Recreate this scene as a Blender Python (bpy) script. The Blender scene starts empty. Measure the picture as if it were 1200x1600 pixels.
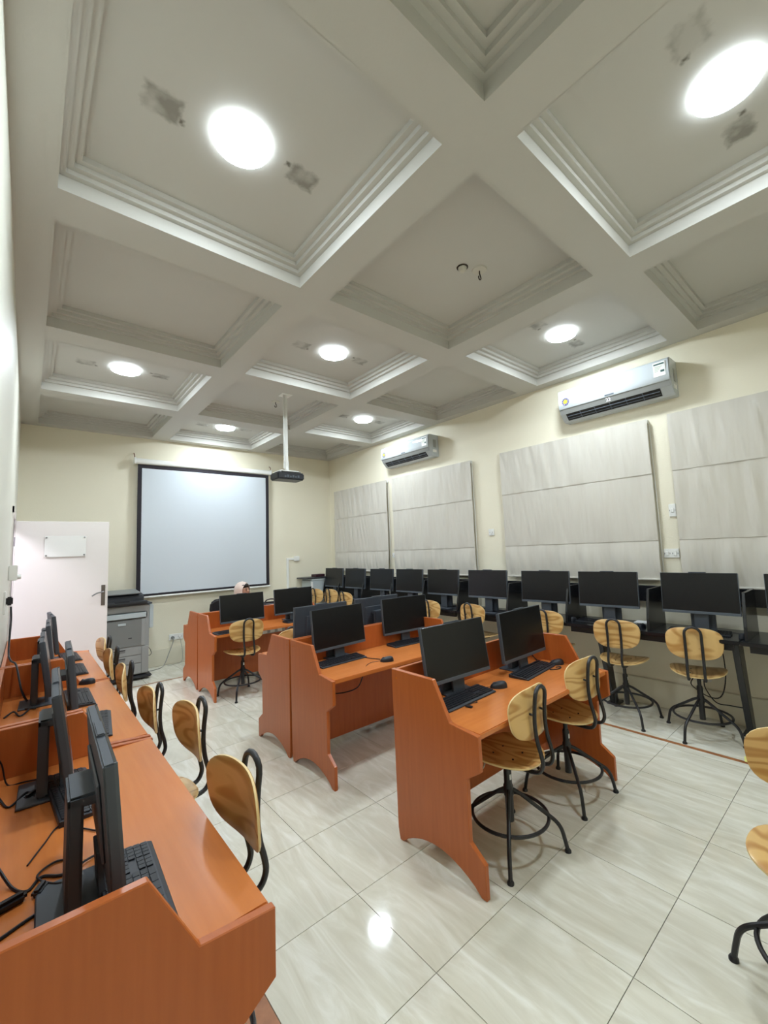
import bpy, bmesh, math, random
from mathutils import Vector, Matrix, noise
random.seed(7)
PI = math.pi
D = bpy.data
SC = bpy.context.scene
COL = SC.collection

# ------------------------------------------------------------------ camera
CAM_R = ((0.7531738, 0.0316721, 0.6570587), (-0.6565652, 0.0978982, 0.7478891), (-0.0406377, -0.9946923, 0.0945292))
cam = D.objects.new('camera', D.cameras.new('camera'))
COL.objects.link(cam)
cam.data.sensor_fit = 'HORIZONTAL'
cam.data.sensor_width = 36
cam.data.lens = 662.04 / 1200 * 36
cam.data.shift_x = (600 - 622.51) / 1200
cam.data.shift_y = (794.95 - 800) / 1200
cam.data.clip_start = .02
m = Matrix(((CAM_R[0][0], -CAM_R[0][1], -CAM_R[0][2], 0), (CAM_R[1][0], -CAM_R[1][1], -CAM_R[1][2], 0), (CAM_R[2][0], -CAM_R[2][1], -CAM_R[2][2], 1.6), (0, 0, 0, 1)))
cam.matrix_world = m
SC.camera = cam
# ------------------------------------------------------------------ world / exposure
w = D.worlds.new('world'); SC.world = w; w.use_nodes = True
w.node_tree.nodes['Background'].inputs[0].default_value = (.8, .85, 1, 1)
w.node_tree.nodes['Background'].inputs[1].default_value = .3
SC.view_settings.view_transform = 'Standard'
SC.view_settings.look = 'None'
SC.view_settings.gamma = 1
SC.view_settings.use_curve_mapping = False
SC.view_settings.exposure = 0.0
LAMP_STRENGTH = 172
# corridor lamp outside the open door (real ceiling lamp of the corridor, built as a light)
ld = D.lights.new('corridor_lamp', 'AREA'); ld.shape = 'DISK'; ld.size = .35; ld.energy = 46; ld.color = (.90, .87, 1.0)
lo = D.objects.new('corridor_lamp', ld); COL.objects.link(lo); lo.location = (-1.05, 5.75, 2.62); lo.rotation_euler = (0, math.radians(-35), 0)

# ------------------------------------------------------------------ dimensions
XL, XR, YF, YB, ZC, ZP = -.115, 4.607, -.62, 7.342, 3.451, 3.611
XS = [(.054, 1.386), (1.620, 2.930), (3.168, 4.475)]
YS = [(-.43, .927), (1.1625, 2.526), (2.797, 4.146), (4.405, 5.7325), (5.99, 7.20)]
DESK_Z = .715

# ------------------------------------------------------------------ materials
MATS = {}
def newmat(name):
    mt = D.materials.new(name); mt.use_nodes = True
    nt = mt.node_tree; b = nt.nodes['Principled BSDF']
    MATS[name] = mt
    return mt, nt, b
def srgb(r, g, b):
    f = lambda c: (c / 255 / 12.92) if c / 255 <= .04045 else ((c / 255 + .055) / 1.055) ** 2.4
    return (f(r), f(g), f(b), 1)
def plain(name, col, rough=.5, metal=0, spec=.5, bump=0, bscale=200, var=0, vscale=6):
    mt, nt, b = newmat(name)
    b.inputs['Base Color'].default_value = col
    b.inputs['Roughness'].default_value = rough
    b.inputs['Metallic'].default_value = metal
    b.inputs['Specular IOR Level'].default_value = spec
    tc = nt.nodes.new('ShaderNodeTexCoord')
    if var:
        n = nt.nodes.new('ShaderNodeTexNoise'); n.inputs['Scale'].default_value = vscale; n.inputs['Detail'].default_value = 5
        nt.links.new(tc.outputs['Object'], n.inputs['Vector'])
        mx = nt.nodes.new('ShaderNodeMix'); mx.data_type = 'RGBA'
        mx.inputs[6].default_value = tuple(c * (1 - var) for c in col[:3]) + (1,)
        mx.inputs[7].default_value = tuple(min(1, c * (1 + var)) for c in col[:3]) + (1,)
        nt.links.new(n.outputs['Fac'], mx.inputs[0]); nt.links.new(mx.outputs[2], b.inputs['Base Color'])
    if bump:
        n = nt.nodes.new('ShaderNodeTexNoise'); n.inputs['Scale'].default_value = bscale; n.inputs['Detail'].default_value = 4
        nt.links.new(tc.outputs['Object'], n.inputs['Vector'])
        bp = nt.nodes.new('ShaderNodeBump'); bp.inputs['Strength'].default_value = bump; bp.inputs['Distance'].default_value = .01
        nt.links.new(n.outputs['Fac'], bp.inputs['Height']); nt.links.new(bp.outputs[0], b.inputs['Normal'])
    return mt
def emit(name, col, s):
    mt, nt, b = newmat(name)
    b.inputs['Base Color'].default_value = (.8, .8, .8, 1)
    b.inputs['Emission Color'].default_value = col
    b.inputs['Emission Strength'].default_value = s
    return mt
def grain(name, c1, c2, scale, rough, stretch=(1, 1, 8), swirl=0, coat=0, rnd=True):
    """wood: stretched noise bands, a different cut for every object"""
    mt, nt, b = newmat(name); N = nt.nodes; L = nt.links
    tc = N.new('ShaderNodeTexCoord'); oi = N.new('ShaderNodeObjectInfo')
    mp = N.new('ShaderNodeMapping'); mp.inputs['Scale'].default_value = stretch
    L.new(tc.outputs['Object'], mp.inputs['Vector'])
    ad = N.new('ShaderNodeVectorMath'); ad.operation = 'ADD'
    sc = N.new('ShaderNodeMath'); sc.operation = 'MULTIPLY'; sc.inputs[1].default_value = 37 if rnd else 0
    L.new(oi.outputs['Random'], sc.inputs[0]); L.new(mp.outputs[0], ad.inputs[0]); L.new(sc.outputs[0], ad.inputs[1])
    n1 = N.new('ShaderNodeTexNoise'); n1.inputs['Scale'].default_value = scale; n1.inputs['Detail'].default_value = 6
    L.new(ad.outputs[0], n1.inputs['Vector'])
    src = n1.outputs['Fac']
    if swirl:
        n1.inputs['Detail'].default_value = 1.5
        ml = N.new('ShaderNodeMath'); ml.operation = 'MULTIPLY'; ml.inputs[1].default_value = swirl
        L.new(src, ml.inputs[0])
        sn = N.new('ShaderNodeMath'); sn.operation = 'SINE'; L.new(ml.outputs[0], sn.inputs[0])
        mr = N.new('ShaderNodeMapRange'); mr.inputs[1].default_value = -.2; mr.inputs[2].default_value = 1
        L.new(sn.outputs[0], mr.inputs[0]); src = mr.outputs[0]
    cr = N.new('ShaderNodeValToRGB'); cr.color_ramp.elements[0].color = c1; cr.color_ramp.elements[1].color = c2
    if not swirl:
        cr.color_ramp.elements[0].position = .3; cr.color_ramp.elements[1].position = .7
    L.new(src, cr.inputs[0]); L.new(cr.outputs[0], b.inputs['Base Color'])
    b.inputs['Roughness'].default_value = rough
    b.inputs['Coat Weight'].default_value = coat; b.inputs['Coat Roughness'].default_value = .15
    return mt

plain('wall_paint', srgb(236, 229, 206), .55, bump=.12, bscale=90, var=.015, vscale=2)
plain('wall_paint_left', srgb(224, 222, 208), .5, bump=.12, bscale=90, var=.015, vscale=2)
plain('ceiling_paint', srgb(198, 196, 188), .6, bump=.05, bscale=60, var=.02, vscale=3)
plain('skirting_paint', srgb(228, 222, 200), .45, var=.02, vscale=4)
plain('grout', srgb(120, 116, 104), .8, var=.1, vscale=20)
plain('white_plastic', srgb(236, 236, 230), .35, var=.01)
plain('ac_white', srgb(192, 198, 200), .05, var=.005)
plain('ac_grey', srgb(150, 152, 148), .4, var=.02)
plain('dark_vent', srgb(40, 38, 36), .6, var=.1)
plain('black_plastic', srgb(26, 27, 31), .38, bump=.05, bscale=900, var=.05)
plain('keyboard_black', srgb(30, 33, 40), .45, var=.05)
plain('key_black', srgb(22, 24, 30), .5, var=.05)
plain('screen_black', srgb(22, 23, 24), .25, spec=.4, var=.02)
plain('bezel_grey', srgb(78, 86, 94), .42, var=.03)
plain('shell_grey', srgb(66, 72, 80), .5, bump=.05, bscale=900, var=.03)
plain('black_metal', srgb(24, 24, 28), .38, spec=.6, bump=.08, bscale=300, var=.05)
plain('steel', srgb(150, 150, 150), .3, metal=1, var=.03)
plain('handle_metal', srgb(120, 112, 106), .35, metal=.8, var=.03)
plain('door_paint', srgb(232, 226, 220), .4, var=.01, vscale=2)
plain('printer_grey', srgb(158, 160, 158), .5, var=.02)
plain('printer_mid', srgb(128, 130, 128), .5, var=.02)
plain('printer_light', srgb(190, 200, 202), .4, var=.02)
plain('printer_dark', srgb(52, 54, 58), .5, var=.05)
plain('screen_cloth', srgb(208, 215, 220), .75, var=.012, vscale=2)
plain('screen_border', srgb(30, 24, 32), .7, var=.05)
plain('black_table', srgb(26, 27, 30), .25, spec=.6, bump=.03, bscale=60, var=.1)
plain('cable_black', srgb(18, 18, 22), .5, var=.1)
plain('cable_grey', srgb(160, 160, 152), .5, var=.05)
plain('cable_white', srgb(225, 225, 220), .4, var=.02)
plain('skin', srgb(196, 150, 125), .55, var=.06, vscale=30)
plain('hijab', srgb(232, 212, 200), .8, bump=.2, bscale=40, var=.04, vscale=12)
plain('dark_eye', srgb(30, 22, 20), .3, var=.05)
plain('lip', srgb(165, 95, 90), .5, var=.05)
plain('leatherette', srgb(28, 28, 32), .4, bump=.1, bscale=250, var=.06)
plain('maroon', srgb(50, 18, 28), .5, var=.08)
plain('paper_white', srgb(240, 240, 236), .6, var=.01)
plain('paper_yellow', srgb(226, 224, 130), .7, var=.03)
plain('sticker_green', srgb(40, 84, 78), .5, var=.03)
plain('sticker_text', srgb(175, 190, 165), .6, var=.03)
plain('badge_purple', srgb(70, 60, 120), .5, var=.03)
plain('badge_yellow', srgb(196, 188, 60), .5, var=.05)
plain('rust', srgb(110, 60, 40), .8, var=.2, vscale=40)
plain('hook_iron', srgb(52, 42, 34), .7, var=.2, vscale=40)
plain('plaster_white', srgb(206, 203, 190), .7, var=.03, vscale=30)
plain('corridor_paint', srgb(228, 226, 232), .7, var=.01)
plain('led_white', srgb(235, 235, 255), .4, var=.01)
emit('lamp_diffuser', (.885, 1, 1.1, 1), LAMP_STRENGTH)
emit('display_glow', (.9, .85, 1, 1), .75)
emit('lamp_rim_glow', (.885, 1, 1.1, 1), 8)
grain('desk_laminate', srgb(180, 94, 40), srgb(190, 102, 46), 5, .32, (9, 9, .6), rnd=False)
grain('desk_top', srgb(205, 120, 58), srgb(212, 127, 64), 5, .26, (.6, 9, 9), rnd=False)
grain('strip_wood', srgb(140, 84, 46), srgb(182, 122, 76), 9, .35, (1.2, 1.2, 1))
grain('plywood_back', srgb(220, 180, 116), srgb(188, 138, 74), 2.3, .38, (.8, 1.5, 2.8), swirl=52, coat=.2)
grain('plywood_seat', srgb(216, 176, 112), srgb(184, 134, 72), 2.3, .38, (2.8, .7, 1.5), swirl=52, coat=.2)
plain('plywood_edge', srgb(232, 204, 146), .5, var=.06, vscale=40)

def make_tile_mat():
    mt, nt, b = newmat('floor_tile'); N = nt.nodes; L = nt.links
    tc = N.new('ShaderNodeTexCoord'); oi = N.new('ShaderNodeObjectInfo')
    sc = N.new('ShaderNodeMath'); sc.operation = 'MULTIPLY'; sc.inputs[1].default_value = 60
    L.new(oi.outputs['Random'], sc.inputs[0])
    mp = N.new('ShaderNodeMapping'); mp.inputs['Scale'].default_value = (4.6, .95, 1); mp.inputs['Rotation'].default_value = (0, 0, .12)
    L.new(tc.outputs['Object'], mp.inputs['Vector'])
    ad = N.new('ShaderNodeVectorMath'); ad.operation = 'ADD'
    L.new(mp.outputs[0], ad.inputs[0]); L.new(sc.outputs[0], ad.inputs[1])
    n = N.new('ShaderNodeTexNoise'); n.inputs['Scale'].default_value = 2.0; n.inputs['Detail'].default_value = 9; n.inputs['Roughness'].default_value = .6; n.inputs['Distortion'].default_value = 1.7
    L.new(ad.outputs[0], n.inputs['Vector'])
    cr = N.new('ShaderNodeValToRGB')
    e = cr.color_ramp.elements
    e[0].position = .32; e[0].color = srgb(212, 207, 188)
    e[1].position = .70; e[1].color = srgb(238, 236, 224)
    x = e.new(.5); x.color = srgb(222, 218, 201)
    L.new(n.outputs['Fac'], cr.inputs[0]); L.new(cr.outputs[0], b.inputs['Base Color'])
    b.inputs['Roughness'].default_value = .07; b.inputs['Specular IOR Level'].default_value = .4
    return mt
make_tile_mat()

def make_panel_mat():
    """ceiling plaster with the two dirty rectangles left by an old tube fitting and its screw holes"""
    mt, nt, b = newmat('ceiling_stained'); N = nt.nodes; L = nt.links
    tc = N.new('ShaderNodeTexCoord'); oi = N.new('ShaderNodeObjectInfo')
    n = N.new('ShaderNodeTexNoise'); n.inputs['Scale'].default_value = 26; n.inputs['Detail'].default_value = 6
    L.new(tc.outputs['Object'], n.inputs['Vector'])
    n2 = N.new('ShaderNodeTexNoise'); n2.noise_dimensions = '4D'; n2.inputs['Scale'].default_value = 9; n2.inputs['Detail'].default_value = 3
    L.new(tc.outputs['Object'], n2.inputs['Vector'])
    ml = N.new('ShaderNodeMath'); ml.operation = 'MULTIPLY'; ml.inputs[1].default_value = 50
    L.new(oi.outputs['Random'], ml.inputs[0]); L.new(ml.outputs[0], n2.inputs['W'])
    sep = N.new('ShaderNodeSeparateXYZ'); L.new(tc.outputs['Object'], sep.inputs[0])
    def M(op, a, b_=None, c=None):
        q = N.new('ShaderNodeMath'); q.operation = op
        for i, v in enumerate((a, b_, c)):
            if v is None: continue
            if isinstance(v, (int, float)): q.inputs[i].default_value = v
            else: L.new(v, q.inputs[i])
        return q.outputs[0]
    wob = M('MULTIPLY', M('SUBTRACT', n.outputs['Fac'], .5), .05)
    def boxmask(cx, cy, hx, hy, soft):
        dx = M('SUBTRACT', M('ABSOLUTE', M('SUBTRACT', sep.outputs[0], cx)), hx)
        dy = M('SUBTRACT', M('ABSOLUTE', M('SUBTRACT', sep.outputs[1], cy)), hy)
        d = M('ADD', M('MAXIMUM', dx, dy), wob)
        mr = N.new('ShaderNodeMapRange'); mr.inputs[1].default_value = -soft; mr.inputs[2].default_value = soft
        mr.inputs[3].default_value = 1; mr.inputs[4].default_value = 0
        L.new(d, mr.inputs[0]); return mr.outputs[0]
    mA = boxmask(-.33, .075, .075, .065, .012); mB = boxmask(.335, .03, .075, .055, .012)
    blot = N.new('ShaderNodeMapRange'); blot.inputs[1].default_value = .36; blot.inputs[2].default_value = .60
    L.new(n2.outputs['Fac'], blot.inputs[0])
    st = M('MULTIPLY', M('MAXIMUM', mA, mB), M('ADD', M('MULTIPLY', blot.outputs[0], .5), .12))
    hole = M('MAXIMUM', boxmask(-.245, .11, .010, .012, .008), boxmask(.235, .0, .010, .010, .008))
    fac = M('MAXIMUM', st, M('MULTIPLY', hole, .85))
    mx = N.new('ShaderNodeMix'); mx.data_type = 'RGBA'
    mx.inputs[6].default_value = srgb(198, 196, 188); mx.inputs[7].default_value = srgb(88, 82, 68)
    L.new(fac, mx.inputs[0]); L.new(mx.outputs[2], b.inputs['Base Color'])
    b.inputs['Roughness'].default_value = .6
make_panel_mat()

def make_fabric_mat():
    mt, nt, b = newmat('blind_fabric'); N = nt.nodes; L = nt.links
    tc = N.new('ShaderNodeTexCoord')
    mp = N.new('ShaderNodeMapping'); mp.inputs['Scale'].default_value = (11, 1, 1.1)
    L.new(tc.outputs['Object'], mp.inputs['Vector'])
    n = N.new('ShaderNodeTexNoise'); n.inputs['Scale'].default_value = 3; n.inputs['Detail'].default_value = 5
    L.new(mp.outputs[0], n.inputs['Vector'])
    cr = N.new('ShaderNodeValToRGB'); cr.color_ramp.elements[0].position = .3; cr.color_ramp.elements[1].position = .75
    cr.color_ramp.elements[0].color = srgb(203, 197, 184); cr.color_ramp.elements[1].color = srgb(207, 202, 190)
    L.new(n.outputs['Fac'], cr.inputs[0]); L.new(cr.outputs[0], b.inputs['Base Color'])
    b.inputs['Roughness'].default_value = .34
    b.inputs['Sheen Weight'].default_value = .3
    bp = N.new('ShaderNodeBump'); bp.inputs['Strength'].default_value = .12; bp.inputs['Distance'].default_value = .03
    L.new(n.outputs['Fac'], bp.inputs['Height']); L.new(bp.outputs[0], b.inputs['Normal'])
make_fabric_mat()

def make_dress_mat():
    mt, nt, b = newmat('dress'); N = nt.nodes; L = nt.links
    tc = N.new('ShaderNodeTexCoord')
    v = N.new('ShaderNodeTexVoronoi'); v.inputs['Scale'].default_value = 16
    L.new(tc.outputs['Object'], v.inputs['Vector'])
    cr = N.new('ShaderNodeValToRGB'); cr.color_ramp.interpolation = 'CONSTANT'
    cr.color_ramp.elements[0].color = srgb(190, 188, 190); cr.color_ramp.elements[1].color = srgb(34, 34, 40); cr.color_ramp.elements[1].position = .32
    L.new(v.outputs['Distance'], cr.inputs[0]); L.new(cr.outputs[0], b.inputs['Base Color'])
    b.inputs['Roughness'].default_value = .8
make_dress_mat()

# ------------------------------------------------------------------ helpers
def tag(o, label=None, cat=None, group=None, kind=None):
    if label: o['label'] = label
    if cat: o['category'] = cat
    if group: o['group'] = group
    if kind: o['kind'] = kind
    return o
def empty(name, loc=(0, 0, 0), rz=0, label=None, cat=None, group=None):
    o = D.objects.new(name, None); COL.objects.link(o)
    o.location = loc; o.rotation_euler = (0, 0, rz); o.empty_display_size = .05
    return tag(o, label, cat, group)
def link(name, me, parent=None, loc=(0, 0, 0), rot=(0, 0, 0)):
    o = D.objects.new(name, me); COL.objects.link(o)
    o.parent = parent; o.location = loc; o.rotation_euler = rot
    return o
class B:
    """mesh collector"""
    def __init__(s): s.bm = bmesh.new(); s.mi = 0
    def _f(s, vs):
        try:
            f = s.bm.faces.new(vs); f.material_index = s.mi; return f
        except ValueError: return None
    def box(s, x0, x1, y0, y1, z0, z1, M=None):
        c = [(x0, y0, z0), (x1, y0, z0), (x1, y1, z0), (x0, y1, z0), (x0, y0, z1), (x1, y0, z1), (x1, y1, z1), (x0, y1, z1)]
        v = [s.bm.verts.new((M @ Vector(p)) if M else p) for p in c]
        for q in ((3, 2, 1, 0), (4, 5, 6, 7), (0, 1, 5, 4), (1, 2, 6, 5), (2, 3, 7, 6), (3, 0, 4, 7)): s._f([v[i] for i in q])
        return s
    def prism(s, pts, a0, a1, axis):
        """polygon pts extruded along axis ('x': pts are (y,z); 'y': (x,z); 'z': (x,y))"""
        def P(p, a): return {'x': (a, p[0], p[1]), 'y': (p[0], a, p[1]), 'z': (p[0], p[1], a)}[axis]
        va = [s.bm.verts.new(P(p, a0)) for p in pts]; vb = [s.bm.verts.new(P(p, a1)) for p in pts]
        n = len(pts)
        s._f(va[::-1]); s._f(vb)
        for i in range(n): s._f([va[i], va[(i + 1) % n], vb[(i + 1) % n], vb[i]])
        return s
    def tube(s, path, r, n=8, closed=False, caps=True):
        path = [Vector(p) for p in path]; rings = []
        N_ = len(path); up = None
        for i, p in enumerate(path):
            if closed: t = path[(i + 1) % N_] - path[i - 1]
            else: t = path[min(i + 1, N_ - 1)] - path[max(i - 1, 0)]
            t.normalize()
            if up is None:
                up = Vector((0, 0, 1)) if abs(t.z) < .9 else Vector((1, 0, 0))
            a = t.cross(up)
            if a.length < 1e-4: a = t.orthogonal()
            a.normalize(); b = a.cross(t).normalized(); up = b
            rr = r[i] if isinstance(r, (list, tuple)) else r
            rings.append([s.bm.verts.new(p + a * math.cos(2 * PI * k / n) * rr + b * math.sin(2 * PI * k / n) * rr) for k in range(n)])
        for i in range(N_ if closed else N_ - 1):
            A, C = rings[i], rings[(i + 1) % N_]
            for k in range(n): s._f([A[k], A[(k + 1) % n], C[(k + 1) % n], C[k]])
        if caps and not closed: s._f(rings[0][::-1]); s._f(rings[-1])
        return s
    def lathe(s, prof, n=24, c=(0, 0), axis='z'):
        rings = []
        for r, z in prof:
            ring = []
            for k in range(n):
                a = 2 * PI * k / n; x, y = r * math.cos(a), r * math.sin(a)
                p = (c[0] + x, c[1] + y, z) if axis == 'z' else ((z, c[0] + x, c[1] + y) if axis == 'x' else (c[0] + x, z, c[1] + y))
                ring.append(s.bm.verts.new(p))
            rings.append(ring)
        for i in range(len(rings) - 1):
            for k in range(n): s._f([rings[i][k], rings[i][(k + 1) % n], rings[i + 1][(k + 1) % n], rings[i + 1][k]])
        if prof[0][0] > 0: s._f(rings[0][::-1])
        if prof[-1][0] > 0: s._f(rings[-1])
        return s
    def grid(s, f, nu, nv):
        vs = [[s.bm.verts.new(f(i / nu, j / nv)) for j in range(nv + 1)] for i in range(nu + 1)]
        for i in range(nu):
            for j in range(nv): s._f([vs[i][j], vs[i + 1][j], vs[i + 1][j + 1], vs[i][j + 1]])
        return s
    def mesh(s, name, mats, bevel=0, seg=1, smooth=False, angle=40, thick=0):
        bm = s.bm
        bmesh.ops.remove_doubles(bm, verts=bm.verts, dist=1e-6)
        if thick:
            bmesh.ops.solidify(bm, geom=bm.faces[:], thickness=thick)
        if bevel:
            ed = [e for e in bm.edges if len(e.link_faces) == 2 and e.calc_face_angle(0) > .5]
            bmesh.ops.bevel(bm, geom=ed, offset=bevel, segments=seg, affect='EDGES', clamp_overlap=True)
        bmesh.ops.recalc_face_normals(bm, faces=bm.faces)
        me = D.meshes.new(name); bm.to_mesh(me); bm.free()
        for k in (mats if isinstance(mats, (list, tuple)) else [mats]): me.materials.append(MATS[k])
        if smooth:
            me.polygons.foreach_set('use_smooth', [True] * len(me.polygons))
            me.set_sharp_from_angle(angle=math.radians(angle))
        return me
    def obj(s, name, mats, parent=None, loc=(0, 0, 0), rot=(0, 0, 0), **k):
        return link(name, s.mesh(name, mats, **k), parent, loc, rot)
def copy_tree(o, parent=None):
    c = o.copy(); COL.objects.link(c); c.parent = parent
    for ch in list(o.children): copy_tree(ch, c)
    return c
def smooth_path(pts, n=6, closed=False):
    """Catmull-Rom"""
    P = [Vector(p) for p in pts]; out = []
    N_ = len(P)
    for i in range(N_ if closed else N_ - 1):
        p0 = P[i - 1] if (i > 0 or closed) else P[0]; p1 = P[i]; p2 = P[(i + 1) % N_]; p3 = P[(i + 2) % N_] if (closed or i + 2 < N_) else P[-1]
        for k in range(n):
            t = k / n
            out.append(.5 * ((2 * p1) + (p2 - p0) * t + (2 * p0 - 5 * p1 + 4 * p2 - p3) * t * t + (3 * p1 - p0 - 3 * p2 + p3) * t ** 3))
    if not closed: out.append(P[-1])
    return out
def rrect(w, h, r, n=6, cx=0, cy=0):
    out = []
    for (sx, sy, a0) in ((1, 1, 0), (-1, 1, PI / 2), (-1, -1, PI), (1, -1, 3 * PI / 2)):
        for k in range(n + 1):
            a = a0 + PI / 2 * k / n
            out.append((cx + sx * (w / 2 - r) + r * math.cos(a), cy + sy * (h / 2 - r) + r * math.sin(a)))
    return out
def text_mesh(name, body, size, mat, parent, loc, rot, extrude=.0006):
    cu = D.curves.new(name, 'FONT'); cu.body = body; cu.size = size; cu.align_x = 'CENTER'; cu.align_y = 'CENTER'; cu.extrude = extrude
    t = D.objects.new(name, cu); COL.objects.link(t)
    bpy.context.view_layer.update()
    me = D.meshes.new_from_object(t.evaluated_get(bpy.context.evaluated_depsgraph_get()))
    D.objects.remove(t); D.curves.remove(cu)
    me.materials.clear(); me.materials.append(MATS[mat])
    return link(name, me, parent, loc, rot)

# ================================================================== STRUCTURE
# ---- floor and tiles
floor = B().box(XL - .1, XR + .1, YF - .1, YB + .1, -.12, -.004).obj('floor', 'grout')
tag(floor, 'glossy beige veined floor tiles with a thin wooden border strip', None, None, 'structure')
P_ = .5103; GX, GY = 1.2164, 1.2757
S1, S2, SB = (.618, .706), (3.853, 3.892), (6.405, 6.44)
tile_cache = {}
def tile(x0, x1, y0, y1):
    w_, h_ = x1 - x0, y1 - y0
    if w_ < .02 or h_ < .02: return
    key = (round(w_, 3), round(h_, 3))
    if key not in tile_cache:
        tile_cache[key] = B().box(-w_ / 2 + .0016, w_ / 2 - .0016, -h_ / 2 + .0016, h_ / 2 - .0016, -.01, 0).mesh('tile', 'floor_tile')
    link('tile', tile_cache[key], floor, ((x0 + x1) / 2, (y0 + y1) / 2, 0))
def cuts(a, b, o):
    k = math.ceil((a - o) / P_ + 1e-6); out = [a]
    while o + k * P_ < b - 1e-6: out.append(o + k * P_); k += 1
    return out + [b]
def field(x0, x1, y0, y1, ox, oy):
    cx, cy = cuts(x0, x1, ox), cuts(y0, y1, oy)
    for i in range(len(cx) - 1):
        for j in range(len(cy) - 1): tile(cx[i], cx[i + 1], cy[j], cy[j + 1])
YN = YF
field(S1[1], S2[0], YN, SB[0], GX, GY)
field(XL, S1[0], YN, SB[0], S1[0], GY)
field(S2[1], XR, YN, SB[0], S2[1], GY + .03)
field(XL, XR, SB[1], YB, GX, SB[1])
for (x0, x1, y0, y1) in ((S1[0], S1[1], YN, SB[0]), (S2[0], S2[1], YN, SB[0]), (XL, XR, SB[0], SB[1])):
    L_ = max(x1 - x0, y1 - y0); n = max(1, round(L_ / .6))
    for k in range(n):
        a, b_ = k / n, (k + 1) / n
        if x1 - x0 > y1 - y0: q = (x0 + (x1 - x0) * a, x0 + (x1 - x0) * b_, y0, y1)
        else: q = (x0, x1, y0 + (y1 - y0) * a, y0 + (y1 - y0) * b_)
        cx, cy = (q[0] + q[1]) / 2, (q[2] + q[3]) / 2
        B().box(q[0] - cx + .001, q[1] - cx - .001, q[2] - cy + .001, q[3] - cy - .001, -.01, 0).obj('border_strip', 'strip_wood', floor, (cx, cy, 0))

# ---- walls
DY0, DY1, DZ = 5.42, 6.29, 2.09          # doorway in the left wall
wl = B()
wl.box(XL - .2, XL, YF - .2, DY0, -.1, ZP + .1); wl.box(XL - .2, XL, DY1, YB + .2, -.1, ZP + .1); wl.box(XL - .2, XL, DY0, DY1, DZ, ZP + .1)
tag(wl.obj('wall_left', 'wall_paint_left'), 'pale painted left wall with the doorway near its far end', kind='structure')
tag(B().box(XL - .2, XR + .2, YB, YB + .2, -.1, ZP + .1).obj('wall_back', 'wall_paint'), 'cream painted back wall behind the projection screen', kind='structure')
tag(B().box(XR, XR + .2, YF - .2, YB + .2, -.1, ZP + .1).obj('wall_right', 'wall_paint'), 'cream painted right wall with the blinds', kind='structure')
tag(B().box(XL - .2, XR + .2, YF - .2, YF, -.1, ZP + .1).obj('wall_front', 'wall_paint'), 'cream wall behind the camera', kind='structure')
def skirt(name, x0, x1, y0, y1, lab):
    o = B().box(x0, x1, y0, y1, 0, .25).obj(name, 'skirting_paint', bevel=.006, seg=2)
    tag(o, lab, kind='structure')
skirt('baseboard_back', XL, XR, YB - .018, YB, 'cream skirting along the back wall')
skirt('baseboard_right', XR - .018, XR, YF, YB - .018, 'cream skirting along the right wall')
skirt('baseboard_left', XL, XL + .015, YF, DY0 - .06, 'cream skirting along the left wall')
tr = B()
tr.box(XL - .01, XL + .012, DY0 - .06, DY0, 0, DZ + .06); tr.box(XL - .01, XL + .012, DY1, DY1 + .06, 0, DZ + .06); tr.box(XL - .01, XL + .012, DY0 - .06, DY1 + .06, DZ, DZ + .06)
tag(tr.obj('trim_1', 'door_paint'), 'white frame around the doorway', kind='structure')
# corridor behind the doorway
co = B()
co.box(-1.95, -1.85, 4.3, 7.5, -.1, 2.9); co.box(-1.85, XL - .2, 4.3, 4.4, -.1, 2.9); co.box(-1.85, XL - .2, 7.4, 7.5, -.1, 2.9)
co.box(-1.95, XL - .2, 4.3, 7.5, 2.8, 2.9); co.box(-1.95, XL - .2, 4.3, 7.5, -.12, -.002)
tag(co.obj('wall_corridor', 'corridor_paint'), 'white corridor walls seen through the doorway', kind='structure')

# ---- coffered ceiling
cb = B()
xc = [XL - .05] + [v for q in XS for v in q] + [XR + .05]
yc = [YF - .05] + [v for q in YS for v in q] + [YB + .05]
for i in range(len(xc) - 1):
    for j in range(len(yc) - 1):
        if i % 2 and j % 2: continue
        cb.box(xc[i], xc[i + 1], yc[j], yc[j + 1], ZC, ZP + .02)
cb.box(XL - .2, XR + .2, YF - .2, YB + .2, ZP + .02, ZP + .12)
bmesh.ops.remove_doubles(cb.bm, verts=cb.bm.verts, dist=1e-5)
seen = {}
for f in list(cb.bm.faces):                       # drop faces shared inside the beam grid
    k = tuple(round(c, 4) for c in f.calc_center_median()); seen.setdefault(k, []).append(f)
bmesh.ops.delete(cb.bm, geom=[f for fs in seen.values() if len(fs) > 1 for f in fs], context='FACES')
ceiling = cb.obj('ceiling', 'ceiling_paint')
tag(ceiling, 'white coffered ceiling of crossing beams with stepped mouldings', kind='structure')
PROF = [(-.006, -.0015), (.003, -.0015), (.003, .078), (.032, .078), (.032, .104), (.062, .104), (.062, .130), (.092, .130), (.092, .1605)]
lit = lambda c, r: (c + r) % 2 == 1
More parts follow.
